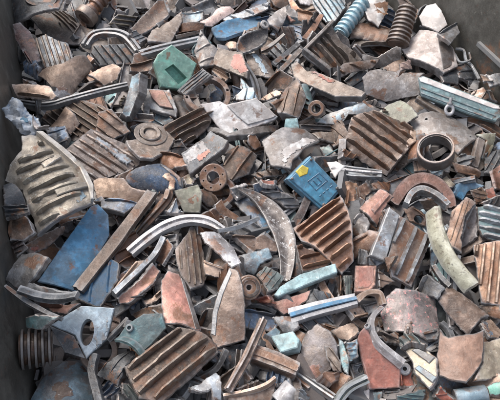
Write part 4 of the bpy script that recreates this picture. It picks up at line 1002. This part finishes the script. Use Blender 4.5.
# ------------------------------------------------------------------ small pieces showing in the gaps, lowest layer first
SHADE = {'dark': 'blackish', 'darkrust': 'dark rusty', 'brown': 'brown', 'cast': 'grey-brown', 'darkslate': 'dark slate', 'slate': 'slate grey', 'rust': 'rusty',
         'brownpink': 'pinkish-brown', 'slategreen': 'slate-green', 'steelblue': 'steel-blue', 'greytan': 'grey-tan', 'rusttan': 'rust-tan', 'navy': 'navy', 'purple': 'purplish grey', 'palegrey': 'pale grey', 'tan': 'tan', 'teal': 'teal', 'slateblue': 'slate-blue'}
G()
fr_ = random.Random(5)
pool = ['dark'] * 8 + ['darkrust'] * 7 + ['brown'] * 7 + ['cast'] * 6 + ['darkslate'] * 8 + ['slate'] * 5 + ['rust'] * 3 + ['brownpink'] * 5 + ['slategreen'] * 2 + ['steelblue'] * 2 + ['greytan'] * 4 + ['rusttan'] * 2 + ['purple'] * 2 + ['palegrey'] * 2 + ['tan'] + ['teal'] * 2 + ['slateblue'] * 4 + ['steelblue'] * 3 + ['navy'] * 3 + ['slate'] * 3  # dark tones weighted to deepen the gaps: shade put into colour
def right_edge(v): return 412 + v * 1.02          # where the right-hand wall meets the heap
FILL = []
for layer in range(2):
    v = -16
    while v < 430:
        stp = (22 + .055 * v) * (1.0 if layer else 1.15)
        u = 31 + fr_.uniform(0, stp * .8)
        while u < min(530, right_edge(v) - 4):
            FILL.append((u + fr_.uniform(-5, 5), v + fr_.uniform(-6, 6), stp, layer)); u += stp * fr_.uniform(1.0, 1.5)
        v += stp * .9
fill_items = []
for (u, v, s, layer) in FILL:
    m = fr_.choice(pool); a = fr_.uniform(0, math.pi); ca, sa = math.cos(a), math.sin(a)
    L_ = s * fr_.uniform(.8, 1.5); W = s * fr_.uniform(.35, .8); t = fr_.random()
    k = dict(L=-2 + layer, filler=True, fitw=.35, ab=(fr_.uniform(-.6, .6), fr_.uniform(-.5, .4)), sink=.35)
    if t < .62:
        n = fr_.choice([4, 5, 5, 6]); pts = []
        for i in range(n):
            th = 2 * math.pi * i / n + fr_.uniform(-.3, .3); r = fr_.uniform(.75, 1.1)
            x, y = L_ * .6 * r * math.cos(th), W * .75 * r * math.sin(th); pts.append((u + x * ca - y * sa, v + x * sa + y * ca))
        if t < .2: P(SHADE[m] + ' ribbed scrap', m, pts, fins=(fr_.choice([3, 4, 5]), math.degrees(-a), fr_.uniform(.012, .025)), N='ribbed_scrap', c='scrap piece', **k)
        else: P(SHADE[m] + fr_.choice([' shard', ' bent scrap', ' broken plate']), m, pts, bend=(math.degrees(-a), fr_.uniform(-80, 90)), th=fr_.uniform(.012, .035), rough=.004, N='scrap_shard', c='scrap piece', **k)
    elif t < .92:
        bow = fr_.uniform(-.35, .35) * L_
        S(SHADE[m] + (' curved strip' if abs(bow) > L_ * .15 else ' bar end'), m, [(u - ca * L_ * .7, v - sa * L_ * .7), (u - sa * bow, v + ca * bow), (u + ca * L_ * .7, v + sa * L_ * .7)], fr_.uniform(5, 10), th=fr_.uniform(.02, .04), prof=fr_.choice(['box', 'box', 'L', 'ridge', 'groove', 'U']), N='scrap_bar', c='scrap piece', **k)
    elif t < .97: RG(SHADE[m] + ' broken ring', m, (u, v), s * .45, ri=fr_.uniform(.5, .75), th=.03, N='scrap_ring', c='scrap piece', **k)
    else: C(SHADE[m] + ' pipe stub', m, [(u, v), (u + ca * s, v + sa * s)], s * .25, inner=.7, N='pipe_stub', c='pipe stub', **k)

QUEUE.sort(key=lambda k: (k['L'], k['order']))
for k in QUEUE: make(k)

# which small pieces can be seen at all
seen = {}
inframe = (uu > 0) & (uu < 500) & (vv > 0) & (vv < 400)
for i, c in zip(*np.unique(ID[inframe], return_counts=True)): seen[int(i)] = int(c)
KEEP = [k for k in PIECES if not k.get('filler') or seen.get(k['pid'], 0) >= 9]
nfill = sum(1 for k in KEEP if k.get('filler'))

# ------------------------------------------------------------------ labels: the look, then where it lies
marks = [(k['key'], k['fr'].c, k['pid']) for k in KEEP if 'key' in k]
used = set(); fillgroup = {}
def place(k, skip=0):
    c = k['fr'].c
    near = sorted((math.hypot(c[0] - m[1][0], c[1] - m[1][1]), m) for m in marks if m[2] != k['pid'])
    d, m = near[skip]; dx, dy = c[0] - m[1][0], c[1] - m[1][1]; a = math.degrees(math.atan2(-dy, dx)) % 360
    w = ['right of', 'above and right of', 'above', 'above and left of', 'left of', 'below and left of', 'below', 'below and right of'][int(((a + 22.5) % 360) / 45)]
    return f'{w} the {m[0]}'
def small(look): return look
for k in KEEP:
    look = k['look']
    if 'key' in k: lab = look if len(look.split()) > 3 else f'{look}, {place(k)}'
    else:
        lab = None; base = look
        for s in range(5):
            cand = f'{base}, {place(k, s)}'
            if cand not in used and len(cand.split()) <= 16: lab = cand; break
        if lab is None: lab = ' '.join((base + ', ' + place(k, 5)).split()[:16])
    used.add(lab); k['label'] = lab

# ------------------------------------------------------------------ objects
def default_name(k):
    if k['kind'] == 'sweep': return ('metal_bar', 'bar')
    if k['kind'] == 'ring': return ('flange_ring', 'ring')
    if k['kind'] == 'cyl': return ('pipe_stub', 'pipe stub')
    return ('finned_casting', 'finned casting') if k.get('fins') else ('metal_shard', 'metal shard')
GROUPS = {'finned_casting': 'finned castings in the heap', 'metal_shard': 'broken metal plates and shards', 'metal_bar': 'bars lying in the heap', 'scrap_shard': 'small shards in the gaps', 'scrap_bar': 'small bars in the gaps',
          'ribbed_scrap': 'small ribbed scraps in the gaps', 'scrap_ring': 'small rings in the gaps', 'metal_block': 'blocks in the heap', 'curved_shell': 'curved shells in the heap', 'ribbed_plate': 'ribbed plates in the heap',
          'curved_band': 'curved bands in the heap', 'metal_chunk': 'lumpy chunks in the heap', 'bracket': 'brackets in the heap', 'curved_strip': 'curved strips in the heap', 'wire': 'loose wires by the back wall', 'comb_bar': 'comb bars at the back', 'pipe_stub': 'pipe stubs in the heap'}
for k in KEEP:
    nm, ct = default_name(k); nm = k.get('N', nm); ct = k.get('c', ct)
    if len(k['parts']) == 1:
        me = k['parts'][0][1]; me.name = nm; o = bpy.data.objects.new(nm, me); COL.objects.link(o)
    else:
        o = bpy.data.objects.new(nm, None); COL.objects.link(o); o.empty_display_size = .03
        for pn, me in k['parts']:
            me.name = pn; c = bpy.data.objects.new(pn, me); COL.objects.link(c); c.parent = o
    o.matrix_world = k['fr'].M
    o['label'] = k['label']; o['category'] = ct
    if nm in GROUPS: o['group'] = GROUPS[nm]

# ------------------------------------------------------------------ the container the heap lies in
def box_mesh(p0, p1, nrm, t, z0, z1, m, name):
    """a slab standing on the line p0-p1, its face on that line, thickness t away along nrm"""
    d = (p1 - p0).normalized(); L = (p1 - p0).length; n = 40; V = []; Fc = []; H = 10
    for i in range(n + 1):
        for j in range(H + 1):
            q = p0 + d * (L * i / n); z = z0 + (z1 - z0) * j / H
            w = .012 * noise.noise(Vector((q.x * 1.2, q.y * 1.2, z * 1.5)))
            V.append(Vector((q.x, q.y, z)) + nrm * w)
    b = len(V)
    for i in range(n + 1):
        for j in (0, H):
            q = p0 + d * (L * i / n); V.append(Vector((q.x, q.y, z0 + (z1 - z0) * j / H)) + nrm * t)
    for i in range(n):
        for j in range(H):
            a = i * (H + 1) + j; Fc.append((a, a + H + 1, a + H + 2, a + 1))
        a0, a1 = i * (H + 1), (i + 1) * (H + 1); c = b + i * 2
        Fc.append((c, c + 1, c + 3, c + 2)); Fc.append((a0 + H, a1 + H, c + 3, c + 1)); Fc.append((a0, c, c + 2, a1))
    Fc.append((*range(0, H + 1), b + 1, b)); e = n * (H + 1); Fc.append((*[e + j for j in range(H, -1, -1)], b + 2 * n, b + 2 * n + 1))
    me = mesh_from(V, Fc, m, name)
    import bmesh as _b
    bm = _b.new(); bm.from_mesh(me); _b.ops.recalc_face_normals(bm, faces=bm.faces); bm.to_mesh(me); bm.free()
    return me
lw0, lw1 = LB - ld * 1.6, LA + ld * 2.2
rw0, rw1 = RB - rd * 3.0, RA + rd * 2.2
LW_TOP, RW_TOP = .4, 1.0
def wall(p0, p1, nrm, top, label, extra=()):
    o = bpy.data.objects.new('container_wall', None); COL.objects.link(o); o.location = p0
    me = box_mesh(p0, p1, nrm, .05, -.55, top, 'wallpaint', 'panel')
    parts = [('panel', me)] + list(extra)
    for nm, me in parts:
        me.transform(Matrix.Translation(-p0)); c = bpy.data.objects.new(nm, me); COL.objects.link(c); c.parent = o
    o['label'] = label; o['category'] = 'wall'; o['group'] = 'side walls of the scrap container'
    return o
# horizontal stiffening rail on the right wall: starts part-way along and runs out of the picture
def on_wall(u, v, p0, nrm):
    d = ray(u, v); k = (p0 - CAM).dot(nrm) / d.dot(nrm); return CAM + d * k
ra = on_wall(481, 41, RA, rn)
rl = []
q0 = ra; q1 = ra - rd * 3.2
V = []
for q in (q0, q1):
    for off, z in ((.012, .0), (-.024, .0), (-.024, -.024), (.012, -.024)): V.append(Vector((q.x, q.y, ra.z + z)) + rn * off)
Fc = [(0, 1, 5, 4), (1, 2, 6, 5), (2, 3, 7, 6), (3, 2, 1, 0), (4, 5, 6, 7), (0, 4, 7, 3)]
rail = mesh_from(V, Fc, 'railpaint', 'rail')
wall(lw0, lw1, ln, LW_TOP, 'dark grimy container side wall at the left edge of the heap')
wall(rw0, rw1, rn, RW_TOP, 'grey scuffed container side wall at the top right corner', [('rail', rail)])

# bed of small rubble under everything, and the floor below it
rr = random.Random(9)
V = []; Fc = []; MI = []
bed_m = ['dark', 'darkrust', 'brown', 'rust', 'darkrust', 'slate', 'rusttan', 'brownpink', 'brown', 'darkslate', 'greytan', 'rust']
made = 0
while made < 5200:
    x = rr.uniform(-2.4, 2.2); y = rr.uniform(-.3, 5.0); p = Vector((x, y, 0))
    if (p - LB).dot(ln) > -.04 or (p - RB).dot(rn) > -.04: continue
    made += 1; z = bed_z(x, y) + rr.uniform(-.10, .015); a = rr.uniform(.03, .10) * rr.choice([1, 1, 1.6]); b_ = min(.07, a * rr.uniform(.12, .8)); t = rr.uniform(.005, .016)
    Mx = Matrix.Translation((x, y, z)) @ Matrix.Rotation(rr.uniform(0, 6.28), 4, 'Z') @ Matrix.Rotation(rr.uniform(-1.2, 1.2), 4, 'X') @ Matrix.Rotation(rr.uniform(-.7, .7), 4, 'Y')
    k0 = len(V); c = [(-a * rr.uniform(.6, 1), -b_ * rr.uniform(.6, 1)), (a * rr.uniform(.6, 1), -b_ * rr.uniform(.5, 1)), (a * rr.uniform(.6, 1), b_ * rr.uniform(.5, 1)), (rr.uniform(-.3, .3) * a, b_ * 1.2), (-a * rr.uniform(.6, 1), b_ * rr.uniform(.6, 1))]
    V += [Mx @ Vector((q[0], q[1], t)) for q in c] + [Mx @ Vector((q[0], q[1], -t)) for q in c]
    Fc += [tuple(k0 + i for i in range(5)), tuple(k0 + 5 + i for i in reversed(range(5)))] + [(k0 + i, k0 + 5 + i, k0 + 5 + (i + 1) % 5, k0 + (i + 1) % 5) for i in range(5)]
    MI += [rr.randrange(len(bed_m))] * 7
me = bpy.data.meshes.new('scrap_rubble'); me.from_pydata([tuple(v) for v in V], [], Fc)
for m in bed_m: me.materials.append(MATS[m])
me.polygons.foreach_set('material_index', MI); me.update()
o = bpy.data.objects.new('scrap_rubble', me); COL.objects.link(o)
o['kind'] = 'stuff'; o['label'] = 'dark mass of small broken metal under the scrap pieces'; o['category'] = 'rubble'
def sheet(name, x0, x1, y0, y1, z, m):
    me = mesh_from([(x0, y0, z), (x1, y0, z), (x1, y1, z), (x0, y1, z)], [(0, 1, 2, 3)], m, name)
    o = bpy.data.objects.new(name, me); COL.objects.link(o); o['kind'] = 'structure'; return o
sheet('container_floor', -3.2, 3.2, -2.5, 5.6, -.50, 'darkrust')
sheet('ground', -60, 60, -60, 60, -.62, 'wallpaint')

# ------------------------------------------------------------------ daylight: bright hazy sky over an open container
SUN_EL, SUN_AZ = 58.0, -48.0        # degrees; azimuth measured from +Y (away from the camera) towards +X
w = bpy.data.worlds.new('World'); sc.world = w; w.use_nodes = True
nt = w.node_tree; bg = nt.nodes['Background']
sky = nt.nodes.new('ShaderNodeTexSky'); sky.sky_type = 'NISHITA'; sky.sun_disc = False
sky.sun_elevation = R_(SUN_EL); sky.sun_rotation = R_(SUN_AZ); sky.air_density = 1.0; sky.dust_density = 3.0; sky.ozone_density = 1.0
hz = nt.nodes.new('ShaderNodeHueSaturation'); hz.inputs['Saturation'].default_value = .55      # thin cloud greys the blue
nt.links.new(sky.outputs[0], hz.inputs['Color']); nt.links.new(hz.outputs[0], bg.inputs[0]); bg.inputs[1].default_value = .15
sl = bpy.data.lights.new('sun', 'SUN'); sl.energy = 1.1; sl.angle = R_(26); sl.color = (1, .95, .88)
so = bpy.data.objects.new('sun', sl); COL.objects.link(so)
sd = Vector((math.cos(R_(SUN_EL)) * math.sin(R_(SUN_AZ)), math.cos(R_(SUN_EL)) * math.cos(R_(SUN_AZ)), math.sin(R_(SUN_EL))))
so.rotation_euler = sd.to_track_quat('Z', 'Y').to_euler()
sc.view_settings.view_transform = 'Standard'; sc.view_settings.look = 'None'; sc.view_settings.gamma = 1
sc.view_settings.exposure = 1.2
print('PIECES', len(KEEP), 'fillers', nfill)
